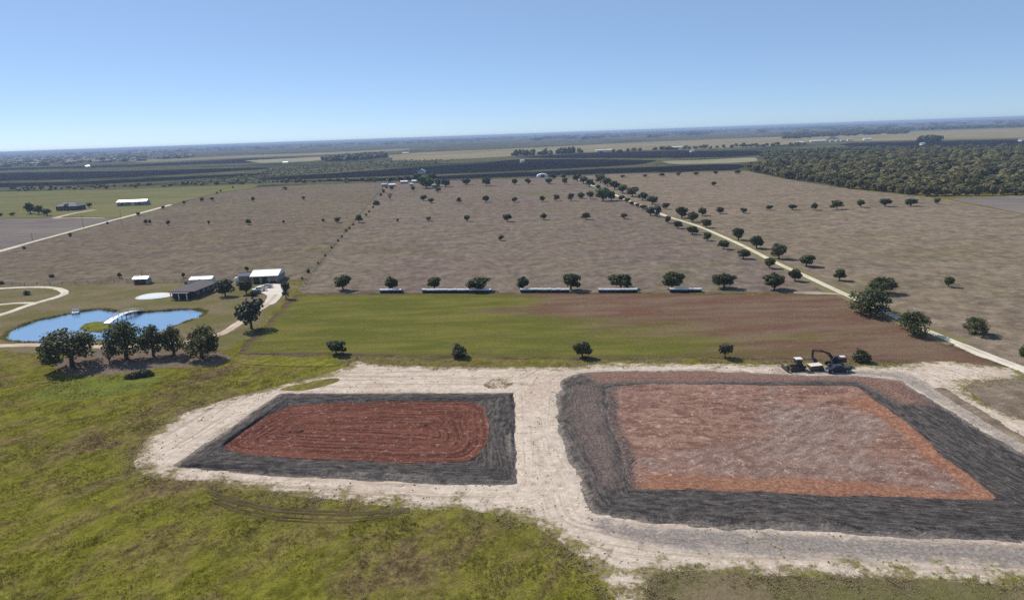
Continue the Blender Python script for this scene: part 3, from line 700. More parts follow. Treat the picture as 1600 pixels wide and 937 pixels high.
for i_, p_ in enumerate(Cr):
    t_ = (Cr[min(i_ + 1, len(Cr) - 1)] - Cr[max(i_ - 1, 0)]).normalized(); nn_ = Vector((-t_.y, t_.x, 0)); hh = .15 + .45 * float(vnoise(i_ * .45, 3.3, 8))
    for q_ in range(7): u_ = q_ / 3 - 1; v_ = p_ + nn_ * u_ * (1.5 + .5 * float(vnoise(i_ * .8, q_, 2))); rv.append((v_.x, v_.y, -.05 + hh * (1 - u_ * u_) * (.7 + .6 * float(vnoise(i_ * 1.3, q_ * 1.7, 5)))))
    if i_: b_ = (i_ - 1) * 7; rf_ += [(b_ + m_, b_ + m_ + 1, b_ + 8 + m_, b_ + 7 + m_) for m_ in range(6)]
link('spoil_ridge', mesh_np('spoil_ridge', rv, rf_, None, True), M['past_r'], label='low brown spoil ridge right of the larger basin', kind='structure')
# tyre ruts in the grass
for q, nm_ in ((0, 'topmost'), (5, 'second'), (13, 'third'), (18, 'lowest')):
    strip('tyre_rut', [(330, 767 + q * .8), (360, 777 + q), (390, 785 + q), (434, 793 + q), (490, 797 + q), (540, 799 + q * .9), (590, 798 + q * .6), (640, 793 + q * .3)], .8 if q < 10 else .45, .02 if q < 10 else -.005, 'rut',
          nm_ + ' brown wheel rut curving through the grass below the left basin', .12)

# ------------------------------------------------------------------ trees: prototypes (unit width, unit height)
def leaf_cloud(lobes, n, size, seed, shell=(.55, 1.0), tumble=.6):
    r = np.random.default_rng(seed); L = np.array([l[:3] for l in lobes]); S = np.array([l[3:6] for l in lobes])
    w = (S[:, 0] * S[:, 1] + S[:, 2] * S[:, 0]); k = r.choice(len(L), n, p=w / w.sum())
    d = r.normal(size=(n, 3)); d /= np.linalg.norm(d, axis=1)[:, None]
    rad = shell[0] + (shell[1] - shell[0]) * r.random(n) ** .6
    C = L[k] + d * S[k] * rad[:, None]
    nn = d * .8 + r.normal(size=(n, 3)) * tumble + np.array([0, 0, .3]); nn /= np.linalg.norm(nn, axis=1)[:, None]
    a = np.cross(nn, r.normal(size=(n, 3))); a /= np.linalg.norm(a, axis=1)[:, None]; b = np.cross(nn, a)
    s = size * (.6 + .8 * r.random(n))[:, None]
    V = np.stack([C + a * s * .62, C + b * s * .5, C - a * s * .62, C - b * s * .5], 1).reshape(-1, 3)
    V[:, 2] = np.maximum(V[:, 2], .01)
    F_ = np.arange(4 * n).reshape(n, 4)
    lb = r.random(len(L))[k]; sh = np.clip(.25 * lb + .75 * r.random(n), 0, 1)
    return V, F_, sh

def oak_lobes(seed, base=.24, n=13, flat=.0):
    r = np.random.default_rng(seed); out = [(0, 0, base + (1 - base) * .5, .34, .34, (1 - base) * .42)]
    for k in range(n):
        t = 2 * math.pi * (k / n) + r.uniform(-.4, .4); rr = r.uniform(.16, .33); z = base + (1 - base) * r.uniform(.18, .80)
        s = r.uniform(.13, .21); zz = z - (rr * .25 if z > .7 else 0)
        out.append((rr * math.cos(t), rr * math.sin(t), zz, s, s, s * (1 - base) * .95))
    return out

def hero_lobes(seed):
    r = np.random.default_rng(seed); out = [(0, 0, .52, .26, .26, .27)]
    for k in range(58):
        t = r.uniform(0, 6.28); u = r.uniform(-.8, 1); q = math.sqrt(1 - u * u) if u > 0 else 1 - .35 * u * u; rr = .37 * q * r.uniform(.75, 1.08)
        s = r.uniform(.07, .15); out.append((rr * math.cos(t), rr * math.sin(t), .48 + .40 * u * r.uniform(.8, 1.05), s * 1.15, s * 1.15, s))
    return out

def wood_trunk(seed, base, thick=.045, limbs=5, top=.62, spread=.26):
    r = random.Random(seed); mb = MB()
    lean = (r.uniform(-.02, .02), r.uniform(-.02, .02))
    mb.tube([(0, 0, -.02), (lean[0] * .3, lean[1] * .3, base * .5), (lean[0], lean[1], base), (lean[0] * 1.4, lean[1] * 1.4, top)], [thick * 1.25, thick, thick * .82, thick * .25], 7)
    for k in range(limbs):
        t = 2 * math.pi * k / limbs + r.uniform(-.4, .4); z0 = base * r.uniform(.6, 1.15); e_ = spread * r.uniform(.8, 1.2)
        mb.tube([(lean[0], lean[1], z0), (lean[0] + e_ * .45 * math.cos(t), lean[1] + e_ * .45 * math.sin(t), z0 + (top - z0) * .45), (e_ * math.cos(t), e_ * math.sin(t), top * r.uniform(.9, 1.1))], [thick * .6, thick * .4, thick * .12], 5)
    me = bpy.data.meshes.new('trunk'); me.from_pydata(mb.v, [], mb.f); me.update()
    for p in me.polygons: p.use_smooth = True
    me.materials.append(M['bark']); return me

PROTO = {}
def proto(key, lob, n, size, seed, mat, trunk=None, shell=(.55, 1.0), tumble=.5):
    V, F_, sh = leaf_cloud(lob, n, size, seed, shell, tumble)
    me = mesh_np('crown', V, F_, dict(shade=('FACE', sh))); me.materials.append(M[mat])
    PROTO.setdefault(key, []).append((me, trunk))
for i in range(5):
    proto('hero', hero_lobes(100 + i), 3000, .042, i, 'leaf', wood_trunk(i, .30), (.45, 1.12))
    proto('oak', oak_lobes(200 + i, .12, 14), 1500, .078, 20 + i, 'leaf', wood_trunk(20 + i, .30, .04))
for i in range(4):
    proto('far', oak_lobes(300 + i, .12, 10), 420, .125, 40 + i, 'leaf', wood_trunk(40 + i, .28, .04, 3))
    proto('pale', oak_lobes(500 + i, .12, 13), 900, .075, 60 + i, 'leaf2', wood_trunk(60 + i, .26, .035), (.35, 1.0))
    proto('bright', oak_lobes(600 + i, .06, 11), 800, .10, 70 + i, 'leaf3', wood_trunk(70 + i, .2, .04))
    proto('bush', [(0, 0, .40, .42, .42, .40), (.2, .1, .3, .26, .26, .28), (-.22, -.08, .28, .25, .25, .27), (.02, -.2, .5, .22, .22, .3), (-.05, .2, .55, .25, .22, .32), (.1, 0, .72, .2, .2, .26)], 620, .10, 80 + i, 'leaf', wood_trunk(80 + i, .2, .05, 3, .5))
    proto('bare', oak_lobes(700 + i, .3, 9), 110, .06, 90 + i, 'leaf2', wood_trunk(90 + i, .3, .035, 9, .9, .38), (.3, 1.0))
for i in range(4): proto('edge', oak_lobes(800 + i, .02, 12), 420, .13, 95 + i, 'wood', wood_trunk(95 + i, .2, .035, 3))
LEAN = {'edge': 'tree', 'hero': 'oak_tree', 'oak': 'oak_tree', 'far': 'tree', 'pale': 'tree', 'bright': 'tree', 'bush': 'bush', 'bare': 'bare_tree'}
_cnt = {}
def tree(x, y, w, h, kind, label, group=None, cat=None, zz=0.0, mat=None):
    m, dep = mpp(x, y); p = G(x, y)
    h *= 1.0 if kind == 'hero' else 1.05
    W_ = w * m; H_ = max((h * m - .28 * W_ * math.sin(dep)) / math.cos(dep), W_ * .58)
    c = _cnt.get(kind, 0); _cnt[kind] = c + 1; me, tr = PROTO[kind][c % len(PROTO[kind])]
    t = empty(LEAN[kind], (p.x, p.y, zz), 0, label, cat or ('bush' if kind == 'bush' else 'tree'), group)
    a = rnd.uniform(0, 6.28); ew = rnd.uniform(.86, 1.16)
    for nm, me_ in (('trunk', tr), ('crown', me)):
        o = bpy.data.objects.new(nm, me_); COL.objects.link(o); o.parent = t; o.rotation_euler = (0, 0, a)
        o.scale = (W_ * 1.06 * ew, W_ * 1.06 / ew, H_) if nm == 'crown' else (W_ ** .5 * H_ ** .5,) * 2 + (H_,)
    return t

ORD = ['first', 'second', 'third', 'fourth', 'fifth', 'sixth', 'seventh', 'eighth', 'ninth', 'tenth', 'eleventh', 'twelfth', 'thirteenth', 'fourteenth', 'fifteenth']
def nth(k):
    t = ['', 'twenty-', 'thirty-', 'forty-']; u = ORD[:10] + ['eleventh', 'twelfth', 'thirteenth', 'fourteenth', 'fifteenth', 'sixteenth', 'seventeenth', 'eighteenth', 'nineteenth']
    if k <= 19: return u[k - 1]
    return {20: 'twentieth', 30: 'thirtieth', 40: 'fortieth'}.get(k) or t[k // 10 - 1] + u[k % 10 - 1]
def row(items, kind, phrase, group, side='left'):
    for i, it in enumerate(items):
        tree(*it[:4], it[4] if len(it) > 4 else kind, f'{ORD[i]} {phrase}', group)

row([(536, 453, 28, 25), (612, 454, 23, 24), (679, 452, 23, 21), (747, 454, 40, 24), (817, 454, 20, 23), (892, 453, 33, 29), (970, 451, 45, 26), (1050, 452, 37, 30), (1131, 450, 36, 26), (1210, 452, 36, 27)], 'oak',
    'oak from the left in the row beside the white topped bales', 'oaks beside the white bale rows')
row([(525, 553, 35, 25), (717, 557, 30, 24, 'bush'), (910, 558, 33, 28), (1133, 559, 28, 27, 'pale'), (1346, 565, 28, 23, 'bush')], 'oak', 'small tree from the left along the upper edge of the haul track', 'small trees above the haul track')
row([(1097, 337, 15, 14), (1125, 334, 15, 12), (1162, 333, 13, 9), (1202, 328, 11, 8), (1238, 328, 14, 10), (1272, 328, 12, 12), (1307.5, 327, 20, 15), (1345, 324, 15, 13), (1383, 322.6, 20, 14), (1423, 322, 21, 13), (1464, 319, 11, 10)], 'far',
    'round tree from the left in the row across the right pasture', 'row across the right pasture')
row([(941, 279, 9, 8), (973, 278, 9, 5), (1008, 277, 8, 5), (1034, 276, 10, 6), (1060, 275, 8, 6), (1088, 274, 9, 6), (1118, 272.5, 8, 6), (1153, 272, 10, 7)], 'far', 'tiny tree from the left along the far edge of the right pasture', 'far edge of the right pasture')
tree(1115.5, 291, 10, 8, 'far', 'lone small tree in the upper right pasture', None)
tree(1482, 448, 17, 17, 'oak', 'lone round tree standing in the open right pasture')
tree(783, 376, 11, 10, 'far', 'lone small tree in the open middle pasture')
row([(621.5, 347, 5, 6), (670, 345, 9, 7), (729.6, 345.6, 11, 10), (792.6, 346, 15, 13), (849, 343, 13, 11), (916, 343, 15, 12), (975, 342, 14, 10)], 'far', 'tree from the left in the lowest row across the middle pasture', 'lowest row of the middle pasture')
row([(662.5, 313.6, 12, 10), (673, 317, 11, 8), (717, 317.5, 8, 10), (759, 316, 13, 11), (804.6, 316, 11, 9), (847, 315, 11, 10), (870, 314, 11, 11), (892, 314, 12, 13)], 'far', 'tree from the left in the second row across the middle pasture', 'second row of the middle pasture')
row([(696, 292, 16, 13), (728, 289, 16, 11), (760, 290.6, 16, 14), (804, 289, 11, 10), (825, 288, 13, 10), (857, 287.5, 15, 10), (882.5, 288, 10, 11)], 'far', 'tree from the left in the topmost row of the middle pasture', 'topmost row of the middle pasture')
# avenue, right-hand side, from the camera outward
row([(1524, 522, 40, 30, 'hero'), (1378, 458, 42, 30, 'hero'), (1312, 438, 20, 20), (1260, 416, 28, 20), (1217, 404, 27, 25), (1182, 388, 25, 22), (1153.4, 375, 21, 21), (1103.5, 356, 17, 15), (1082.5, 347, 18, 17), (1065, 340.5, 22, 19)], 'oak',
    'nearest oak on the right-hand side of the gravel lane', 'oaks right of the gravel lane')
# avenue, left-hand side
row([(1428, 523, 50, 42, 'hero'), (1357, 489, 72, 44, 'hero'), (1242, 439, 22, 21), (1202, 419, 19, 18), (1162, 404, 20, 16), (1131, 389, 18, 15), (1105, 376, 15, 14), (1082, 366, 20, 14), (1059, 357, 15, 14, 'pale'), (1043, 348.5, 13, 12)], 'oak',
    'nearest oak on the left-hand side of the gravel lane', 'oaks left of the gravel lane')
row([(1040, 327, 13, 11), (1019, 319, 19, 14), (1004, 313, 20, 14), (988, 307, 23, 16), (973, 302, 22, 15), (960, 296, 21, 15), (949, 291, 20, 15), (938, 286, 18, 14)], 'far', 'tree counted outward in the dense far avenue, right of the lane', 'dense far avenue, right')
row([(1027, 339, 14, 20, 'pale'), (1016, 337, 18, 15), (1005, 327, 13, 8), (996, 324, 9, 7), (987, 321, 9, 7), (980, 316.5, 10, 8), (971.5, 313.5, 11, 9), (935, 297, 9, 9), (921, 292, 17, 13), (912, 287, 16, 12), (902, 283, 16, 12)], 'far', 'tree counted outward in the dense far avenue, left of the lane', 'dense far avenue, left')
tree(942, 314, 28, 23, 'bright', 'bright green tree in the thicket left of the far avenue', 'thicket by the far avenue')
tree(955, 313.5, 18, 17, 'far', 'dark tree at the right end of the thicket by the far avenue', 'thicket by the far avenue')
tree(922, 311, 14, 14, 'pale', 'greyish tree in the thicket left of the far avenue', 'thicket by the far avenue')
tree(907, 310, 13, 11, 'bright', 'small green bushy tree at the left end of the thicket', 'thicket by the far avenue')
# left pasture
row([(38, 389, 6, 5, 'bush'), (110, 369.5, 6, 7, 'bush'), (168, 350, 5, 4, 'bush'), (228, 351, 7, 9), (234.5, 350.5, 6, 8), (263, 352, 8, 9), (326.5, 351, 5, 7), (388, 351, 11, 10), (443.5, 349.5, 5, 6), (505, 347, 6, 6), (527.5, 348, 12, 10), (561, 348, 13, 14)], 'far',
    'small tree from the left scattered across the middle of the left pasture', 'scattered trees of the left pasture')
row([(216, 337, 7, 6), (255, 327, 6, 6), (287.6, 319, 6, 6), (316, 315, 7, 7), (331.6, 313.6, 7, 6), (339, 303, 4, 4), (345, 300, 4, 4), (364, 294.5, 4, 4), (396, 315, 7, 8), (445.6, 296.5, 9, 5), (474, 312, 7, 6)], 'far',
    'tiny tree from the left along the top of the left pasture', 'tiny trees of the upper left pasture')
tree(610, 314, 11, 14, 'bare', 'pale leafless tree below the far farmstead by the fence line')
tree(588, 320, 13, 8, 'bush', 'widest bush on the upper fence line below the farmstead')
for bi, (x, y, w) in enumerate([(608, 290, 5), (604, 294, 5), (599, 301, 6), (595, 306, 5), (583, 325, 4), (577, 332, 4), (572, 337, 4), (552, 352, 4), (546, 358, 4), (541, 362, 5), (534, 371, 4), (528, 377, 4), (518, 388, 4), (508, 400, 4), (497, 412, 4), (482, 426, 7), (472, 436, 4)]):
    tree(x, y, w, w, 'bush', nth(bi + 1) + ' small bush down the fence line from the far farmstead', 'bushes along the fence line')
for x, y, w, h, l in [(81, 433, 10, 6, 'leftmost small bush on the pasture above the loop drive'), (187, 434, 8, 9, 'little tree left of the open shed'), (287, 434, 7, 9, 'little tree on the pasture behind the dark roofed house'),
                      (42, 460, 13, 5, 'dark low bush inside the loop drive'), (386, 424, 8, 9, 'dark little tree behind the left end of the white barn'), (3, 444, 8, 6, 'bush at the left picture edge above the loop drive')]:
    tree(x, y, w, h, 'bush' if 'bush' in l else 'far', l, 'small growth round the homestead')
# pond-side oaks
tree(113, 571, 84, 68, 'hero', 'biggest and leftmost oak in the clump below the pond', 'oaks below the pond')
tree(198, 560, 58, 66, 'hero', 'tall forked oak in the clump below the footbridge', 'oaks below the pond')
tree(240, 556, 36, 54, 'hero', 'narrow oak in the middle of the clump below the pond', 'oaks below the pond')
tree(272, 554, 37, 50, 'hero', 'second oak from the right in the clump below the pond', 'oaks below the pond')
tree(316, 559, 54, 54, 'hero', 'rightmost oak in the clump below the pond', 'oaks below the pond')
tree(172, 569, 26, 28, 'bare', 'small bare brown tree between the oaks below the pond')
tree(78, 561, 30, 30, 'oak', 'low small oak at the left foot of the biggest oak below the pond', 'oaks below the pond')
# yard trees
tree(393, 513, 52, 52, 'pale', 'grey-green spreading tree at the bend of the lane below the barn')
tree(352, 462, 30, 30, 'pale', 'dark spreading tree right of the dark roofed house')
tree(385, 459, 22, 24, 'oak', 'dark tree beside the cars in front of the white barn')
tree(396, 462, 14, 10, 'bush', 'low dark bush beside the parked pickups')
tree(447, 466, 15, 30, 'pale', 'slim tree at the corner of the green field by the yard')
tree(1599, 556, 16, 18, 'bush', 'bush cut off by the right picture edge by the lane')
for i, (x, y, w, h) in enumerate([(48, 334, 17, 19), (61, 335, 16, 15), (74, 337, 16, 12), (20, 337, 10, 6), (1, 338, 8, 6), (129, 325, 10, 6), (140, 324, 11, 8)]):
    tree(x, y, w, h, 'far', ['tall tree left of the far grey roofed house', 'second tree left of the far grey roofed house', 'round tree touching the far grey roofed house', 'low bush-like tree further left of the far house', 'tree at the left picture edge by the bare field', 'low tree right of the far grey house', 'round dark tree between far house and long shed'][i], 'trees round the far house')
for i, (x, y, w, h, k) in enumerate([(610, 285, 13, 9, 'far'), (625, 284, 12, 9, 'far'), (637, 283, 12, 9, 'far'), (652, 283, 17, 13, 'far'), (666, 294, 30, 21, 'bright'), (675, 281, 16, 11, 'far'), (684, 292, 14, 14, 'far'), (646, 299, 8, 9, 'pale'), (685, 300, 11, 8, 'far'), (612, 297, 8, 7, 'far'), (864, 280, 14, 9, 'far'), (880, 279, 12, 8, 'far')]):
    tree(x, y, w, h, k, f'{ORD[i]} tree of the clump sheltering the far farmstead' if i < 10 else ('left' if i == 10 else 'right') + ' dark tree beside the white domed shed', 'trees round the far farmstead')

# ------------------------------------------------------------------ woods and distant tree masses
def mass(name, poly, n, wr, hr, leaves, mat, label, seed, size=.2, edge=0, dens=None):
    """a wood that reads as one mass: many small crowns through its area"""
    r = np.random.default_rng(seed); Wp = np.array([(p.x, p.y) for p in GL(poly)]); lo, hi = Wp.min(0), Wp.max(0)
    pts = np.empty((0, 2))
    while len(pts) < n:
        # even in the picture of the land: denser near the viewer
        q = r.random((n * 3, 2)); q = lo + q * (hi - lo); q = q[sdist(q, Wp) > edge]
        if dens: q = q[dens(q, r)]
        pts = np.concatenate([pts, q])
    pts = pts[:n]; Vs = []; Fs = []; Ss = []; b = 0
    pr = [leaf_cloud(oak_lobes(900 + k, .04, 7), leaves, size, 900 + k, (.82, 1.0), .22) for k in range(6)]
    for i, p in enumerate(pts):
        V, F_, sh = pr[i % 6]; w = r.uniform(*wr); h = r.uniform(*hr); a = r.uniform(0, 6.28); ca, sa = math.cos(a), math.sin(a)
        v = np.stack([(V[:, 0] * ca - V[:, 1] * sa) * w + p[0], (V[:, 0] * sa + V[:, 1] * ca) * w + p[1], V[:, 2] * h], 1)
        Vs.append(v); Fs.append(F_ + b); b += len(v); Ss.append(np.clip(sh * .3 + r.random() * .7, 0, 1))
    me = mesh_np(name, np.concatenate(Vs), np.concatenate(Fs), dict(shade=('FACE', np.concatenate(Ss))))
    return link(name, me, M[mat], label=label, kind='stuff')
WOOD = [(1170, 265), (1205, 254), (1300, 245), (1450, 240), (1900, 232), (1900, 296), (1620, 303), (1450, 305), (1330, 293), (1240, 279)]
mass('wood', WOOD, 1500, (10, 19), (7, 13), 190, 'wood', 'dense green wood on the right behind the pasture', 1, .19, 6)
WN = []
for i in range(46):
    t = i / 45; a = [(1172, 266.5), (1240, 280.5), (1330, 294.5), (1445, 306.5), (1600, 304.5), (1640, 304)]
    k = min(4, int(t * 5)); f = t * 5 - k; x = a[k][0] * (1 - f) + a[k + 1][0] * f; y = a[k][1] * (1 - f) + a[k + 1][1] * f
    tree(x + rnd.uniform(-3, 3), y + rnd.uniform(-1.5, .3), rnd.uniform(15, 26), rnd.uniform(12, 19), 'edge',
         nth(i + 1) + ' tree from the left along the front edge of the dense wood', 'front edge of the dense wood')
mass('scrub', [(1185, 246), (1195, 238), (1320, 232), (1900, 224), (1900, 231), (1450, 239), (1300, 244), (1205, 253)], 900, (6, 13), (3, 7), 40, 'greens', 'scattered scrub behind the dense wood', 2, .34)
mass('scrub', [(250, 292), (400, 271), (430, 262), (520, 254), (640, 250), (720, 250), (640, 261), (560, 267), (430, 276), (420, 283)], 900, (3, 8), (1.2, 3), 36, 'greens', 'green scrub in front of the left plowed fields', 3, .36)
mass('scrub', [(-60, 300), (0, 296), (200, 290), (430, 283), (600, 282), (600, 285), (430, 287), (200, 294), (0, 299.5), (-60, 304)], 110, (4, 9), (3, 6), 36, 'leaf', 'low dark hedge along the top of the left pasture', 4, .36)
mass('tree_clump', [(502, 250.5), (540, 246), (600, 242), (606, 246), (560, 251), (510, 252.5)], 420, (12, 22), (10, 16), 36, 'leaf', 'dark distant tree clump left of the farmstead', 5, .36)
mass('tree_belt', [(800, 243.5), (905, 238.5), (910, 239.5), (805, 245)], 60, (10, 18), (10, 20), 36, 'leaf', 'far line of dark trees along the plowed field', 6, .36)
mass('tree_belt', [(935, 239), (1020, 234), (1180, 228), (1260, 226), (1260, 227.5), (1180, 230), (1020, 236), (940, 240.5)], 60, (10, 18), (7, 12), 36, 'leaf', 'sparse far trees between pale farmland and plowed field', 16, .36)
mass('tree_belt', [(1220, 216), (1290, 211), (1420, 207), (1420, 209), (1290, 214), (1225, 218.5)], 170, (15, 30), (10, 18), 30, 'leaf', 'distant tree belt on the right farmland', 7, .4)
mass('tree_belt', [(1430, 224), (1445, 219), (1475, 218), (1465, 223)], 40, (12, 22), (12, 20), 36, 'leaf', 'dark trees by the far right plowed field', 8, .36)
mass('distant_woods', [(-300, 262), (0, 247), (300, 239), (300, 247), (150, 256), (0, 262), (-300, 275)], 1100, (25, 60), (9, 16), 22, 'leaf', 'hazy blue distant woods on the left', 9, .45)
mass('distant_woods', [(-500, 266), (0, 241), (400, 228), (800, 214.5), (800, 219.5), (600, 227), (400, 234), (0, 246), (-400, 270)], 900, (60, 160), (14, 30), 20, 'leaf', 'hazy blue woods along the left horizon', 10, .5)
mass('distant_woods', [(800, 214.5), (1200, 200), (1600, 186), (2000, 172), (2000, 182), (1600, 194), (1200, 208), (1000, 216), (800, 222)], 900, (60, 160), (14, 30), 20, 'leaf', 'hazy blue woods along the right horizon', 11, .5)
mass('distant_woods', [(1220, 210), (1400, 202), (1900, 186), (1900, 188), (1400, 205), (1230, 212.5)], 350, (30, 60), (9, 16), 20, 'leaf', 'thin hazy tree line on the far right', 12, .5)

# ------------------------------------------------------------------ buildings
def house(name, p, rz, L, Wd, eave, ridge, wall, roof, label, hip=0.0, over=.5, opens=(), cat='building', group=None, mono=False):
    """length along local x, front at -y"""
    t = empty(name, (p.x, p.y, 0), rz, label, cat, group)
    MB().box((0, 0, eave / 2), (L, Wd, eave)).build('wall', M[wall], t)
    mb = MB(); a, b = L / 2 + over, Wd / 2 + over; h = hip; th = .18
    top = [(-a + h, 0, ridge), (a - h, 0, ridge)]; base = [(-a, -b, eave), (a, -b, eave), (a, b, eave), (-a, b, eave)]
    if mono: mb.add([(-a, -b, eave), (a, -b, eave), (a, b, ridge), (-a, b, ridge), (-a, -b, eave + th), (a, -b, eave + th), (a, b, ridge + th), (-a, b, ridge + th)], [(3, 2, 1, 0), (4, 5, 6, 7), (0, 1, 5, 4), (1, 2, 6, 5), (2, 3, 7, 6), (3, 0, 4, 7)])
    else:
        lo = [(x, y, z + .003) for x, y, z in base]; up = [(x, y, z + th) for x, y, z in base]
        mb.add(lo + up + [(x, y, z + th) for x, y, z in top], [(3, 2, 1, 0), (0, 1, 5, 4), (1, 2, 6, 5), (2, 3, 7, 6), (3, 0, 4, 7), (4, 5, 9, 8), (6, 7, 8, 9), (5, 6, 9), (7, 4, 8)])
    r_ = mb.build('roof', M[roof], t)
    if not mono and hip < a * .9: MB().box((0, 0, ridge + th + .04), (2 * (a - h), .3, .1)).build('ridge_cap', M[roof], r_)
    for kind, x, w, z0, z1, side in opens:
        mb = MB(); yy = -Wd / 2 - .03 if side == 'f' else 0
        if side == 'f': mb.box((x, yy, (z0 + z1) / 2), (w, .08, z1 - z0))
        else: mb.box((L / 2 + .03, x, (z0 + z1) / 2), (.08, w, z1 - z0))
        o = mb.build(kind, M['glass'] if kind != 'garage_door' else M['wall_w'], t)
        fr = MB()
        if side == 'f':
            for s in (-1, 1): fr.box((x + s * (w / 2 + .05), yy, (z0 + z1) / 2), (.1, .13, z1 - z0 + .2))
            fr.box((x, yy, z1 + .05), (w, .13, .1))
        else:
            for s in (-1, 1): fr.box((L / 2 + .03, x + s * (w / 2 + .05), (z0 + z1) / 2), (.13, .1, z1 - z0 + .2))
            fr.box((L / 2 + .03, x, z1 + .05), (.13, w, .1))
        fr.build('frame', M['white'], o)
    return t
def posts(t, xs_, y, h, r=.09, mat='white', name='porch_post'):
    for x in xs_: MB().box((x, y, h / 2), (2 * r, 2 * r, h)).build(name, M[mat], t)

# homestead with dark hipped roof: its right side recedes from (304,466) to (337,452)
B_ = G(304, 466); C__ = G(338, 452); dl = C__ - B_; L_ = dl.length; rz = math.atan2(dl.y, dl.x); wv = Vector((-dl.y, dl.x, 0)).normalized()
hw = 9.5; cen = B_ + dl / 2 + wv * hw / 2
H1 = house('farmhouse', cen, rz, L_, hw, 2.9, 5.0, 'wall_d', 'roof_d', 'dark brick farmhouse with dark hipped roof beside the swimming pool', 4.2, .9,
           [('window', -L_ / 2 + 3, 1.6, .9, 2.1, 'f'), ('door', -1, 1.1, .05, 2.1, 'f'), ('window', 2.5, 1.8, .9, 2.1, 'f'), ('window', 6, 1.4, .9, 2.1, 'f')], 'house')
mb = MB()
mb.box((-L_ / 2 - 1.6, 0, 2.75), (3.2, hw * .8, .16)).build('porch_roof', M['roof_d'], H1)
for yy in (-hw * .36, 0, hw * .36): MB().box((-L_ / 2 - 3.0, yy, 1.33), (.3, .3, 2.66)).build('porch_post', M['white'], H1)
MB().box((-L_ / 2 + 5, 1.2, 5.0), (.8, .8, 1.8)).build('chimney', M['wall_d'], H1)
house('garage', G(318, 443.5), R(4), 9.0, 6.5, 2.6, 3.4, 'wall_w', 'roof_w', 'cream garage with white metal roof behind the farmhouse', 0, .4, [('garage_door', -2, 2.6, .05, 2.2, 'f'), ('garage_door', 2, 2.6, .05, 2.2, 'f')])
bn = house('barn', G(414, 441) + Vector((0, 5, 0)), R(3), 11.6, 12.5, 3.0, 4.7, 'wall_g', 'roof_w', 'large barn with bright white metal roof at the top of the yard', 0, .4,
           [('bay_door', -3.4, 2.9, .05, 2.7, 'f'), ('bay_door', .2, 2.9, .05, 2.7, 'f'), ('bay_door', 3.8, 2.9, .05, 2.7, 'f')])
me = bpy.data.meshes.new('gable')
for s_ in (-1, 1):
    MB().add([(s_ * 5.8, -6.24, 3.0), (s_ * 5.8, 6.24, 3.0), (s_ * 5.8, 0, 4.66), (s_ * 5.6, -6.24, 3.0), (s_ * 5.6, 6.24, 3.0), (s_ * 5.6, 0, 4.66)], [(0, 1, 2), (3, 5, 4), (0, 3, 4, 1), (1, 4, 5, 2), (2, 5, 3, 0)]).build('gable', M['wall_g'], bn)
sh = house('open_shed', G(219.5, 444) + Vector((0, 2.2, 0)), R(2), 6.2, 4.2, 2.3, 3.2, 'wall_g', 'roof_w', 'small open shed with white roof on the pasture edge', 0, .35, [('opening', 0, 5.4, .02, 2.05, 'f')])
house('workshop', G(383, 441) + Vector((0, 2.5, 0)), R(12), 5.6, 5.0, 2.7, 3.9, 'wall_g', 'roof_b', 'small workshop with slate blue roof left of the white barn', 0, .4, [('door', 1, 1.0, .05, 2.1, 'f'), ('window', -1.4, 1.2, .9, 1.9, 'f')])
tk = empty('water_tank', G(371, 441.5), 0, 'white upright water tank left of the slate roofed workshop', 'tank')
MB().tube([(0, 0, .25), (0, 0, 2.1), (0, 0, 2.5), (0, 0, 2.62)], [1.1, 1.1, .55, .3], 16).build('shell', M['white'], tk, True); MB().box((0, 0, .125), (2.5, 2.5, .25)).build('base', M['concrete'], tk)
# far house and long shed on the left
fh = house('far_house', G(106, 329) + Vector((0, 6, 0)), R(-6), 23, 13, 4.2, 8.0, 'wall_d', 'roof_b', 'large house with grey hipped roof far off on the left', 7, .8, [('window', -8, 1.8, 1, 2.6, 'f'), ('window', -4, 1.8, 1, 2.6, 'f'), ('door', 0, 1.4, .1, 2.6, 'f'), ('window', 4, 1.8, 1, 2.6, 'f'), ('window', 8, 1.8, 1, 2.6, 'f')], 'house')
MB().add([(-3, -7.4, 4.3), (3, -7.4, 4.3), (0, -7.4, 7.0), (0, 0, 7.3)], [(0, 1, 2), (1, 3, 2), (3, 0, 2), (0, 3, 1)]).build('gable', M['roof_d'], fh)
house('long_shed', G(205, 321.5) + Vector((0, 6, 0)), R(4), 30, 11, 4.0, 6.0, 'wall_g', 'roof_w', 'long pale roofed shed far off beside the dirt road', 0, .6,
      [('bay_door', -10, 3, .1, 3.2, 'f'), ('garage_door', 1, 3, .1, 3.2, 'f'), ('bay_door', 8, 3, .1, 3.2, 'f')], 'shed')
# far farmstead roofs
for x, y, w, d, rf, l in [(600, 291.5, 8, 7, 'roof_g', 'leftmost low grey roof of the far farmstead'), (612, 292, 10, 8, 'roof_w', 'white roofed shed at the head of the fence line'), (631, 287, 10.5, 8, 'roof_w', 'white roofed house amid trees of the far farmstead'),
                          (648, 286, 9, 8, 'roof_w', 'white roofed barn left of the big farmstead tree'), (643, 291, 5, 4, 'wall_w', 'tiny pale outbuilding in front of the farmstead barns'), (681, 292.5, 12, 6, 'roof_g', 'long low grey shed right of the big farmstead tree')]:
    m, dep = mpp(x, y); house('farm_building', G(x, y) + Vector((0, d / 2, 0)), R(rnd.uniform(-4, 8)), w * m, d, 2.6, 3.9, 'wall_g', rf, l, 0, .4, [('door', 0, 1.2, .05, 2.1, 'f')], 'building', 'far farmstead buildings')
dm = empty('domed_shed', G(848, 277) + Vector((0, 6, 0)), 0, 'white domed shed at the far edge of the middle pasture', 'shed')
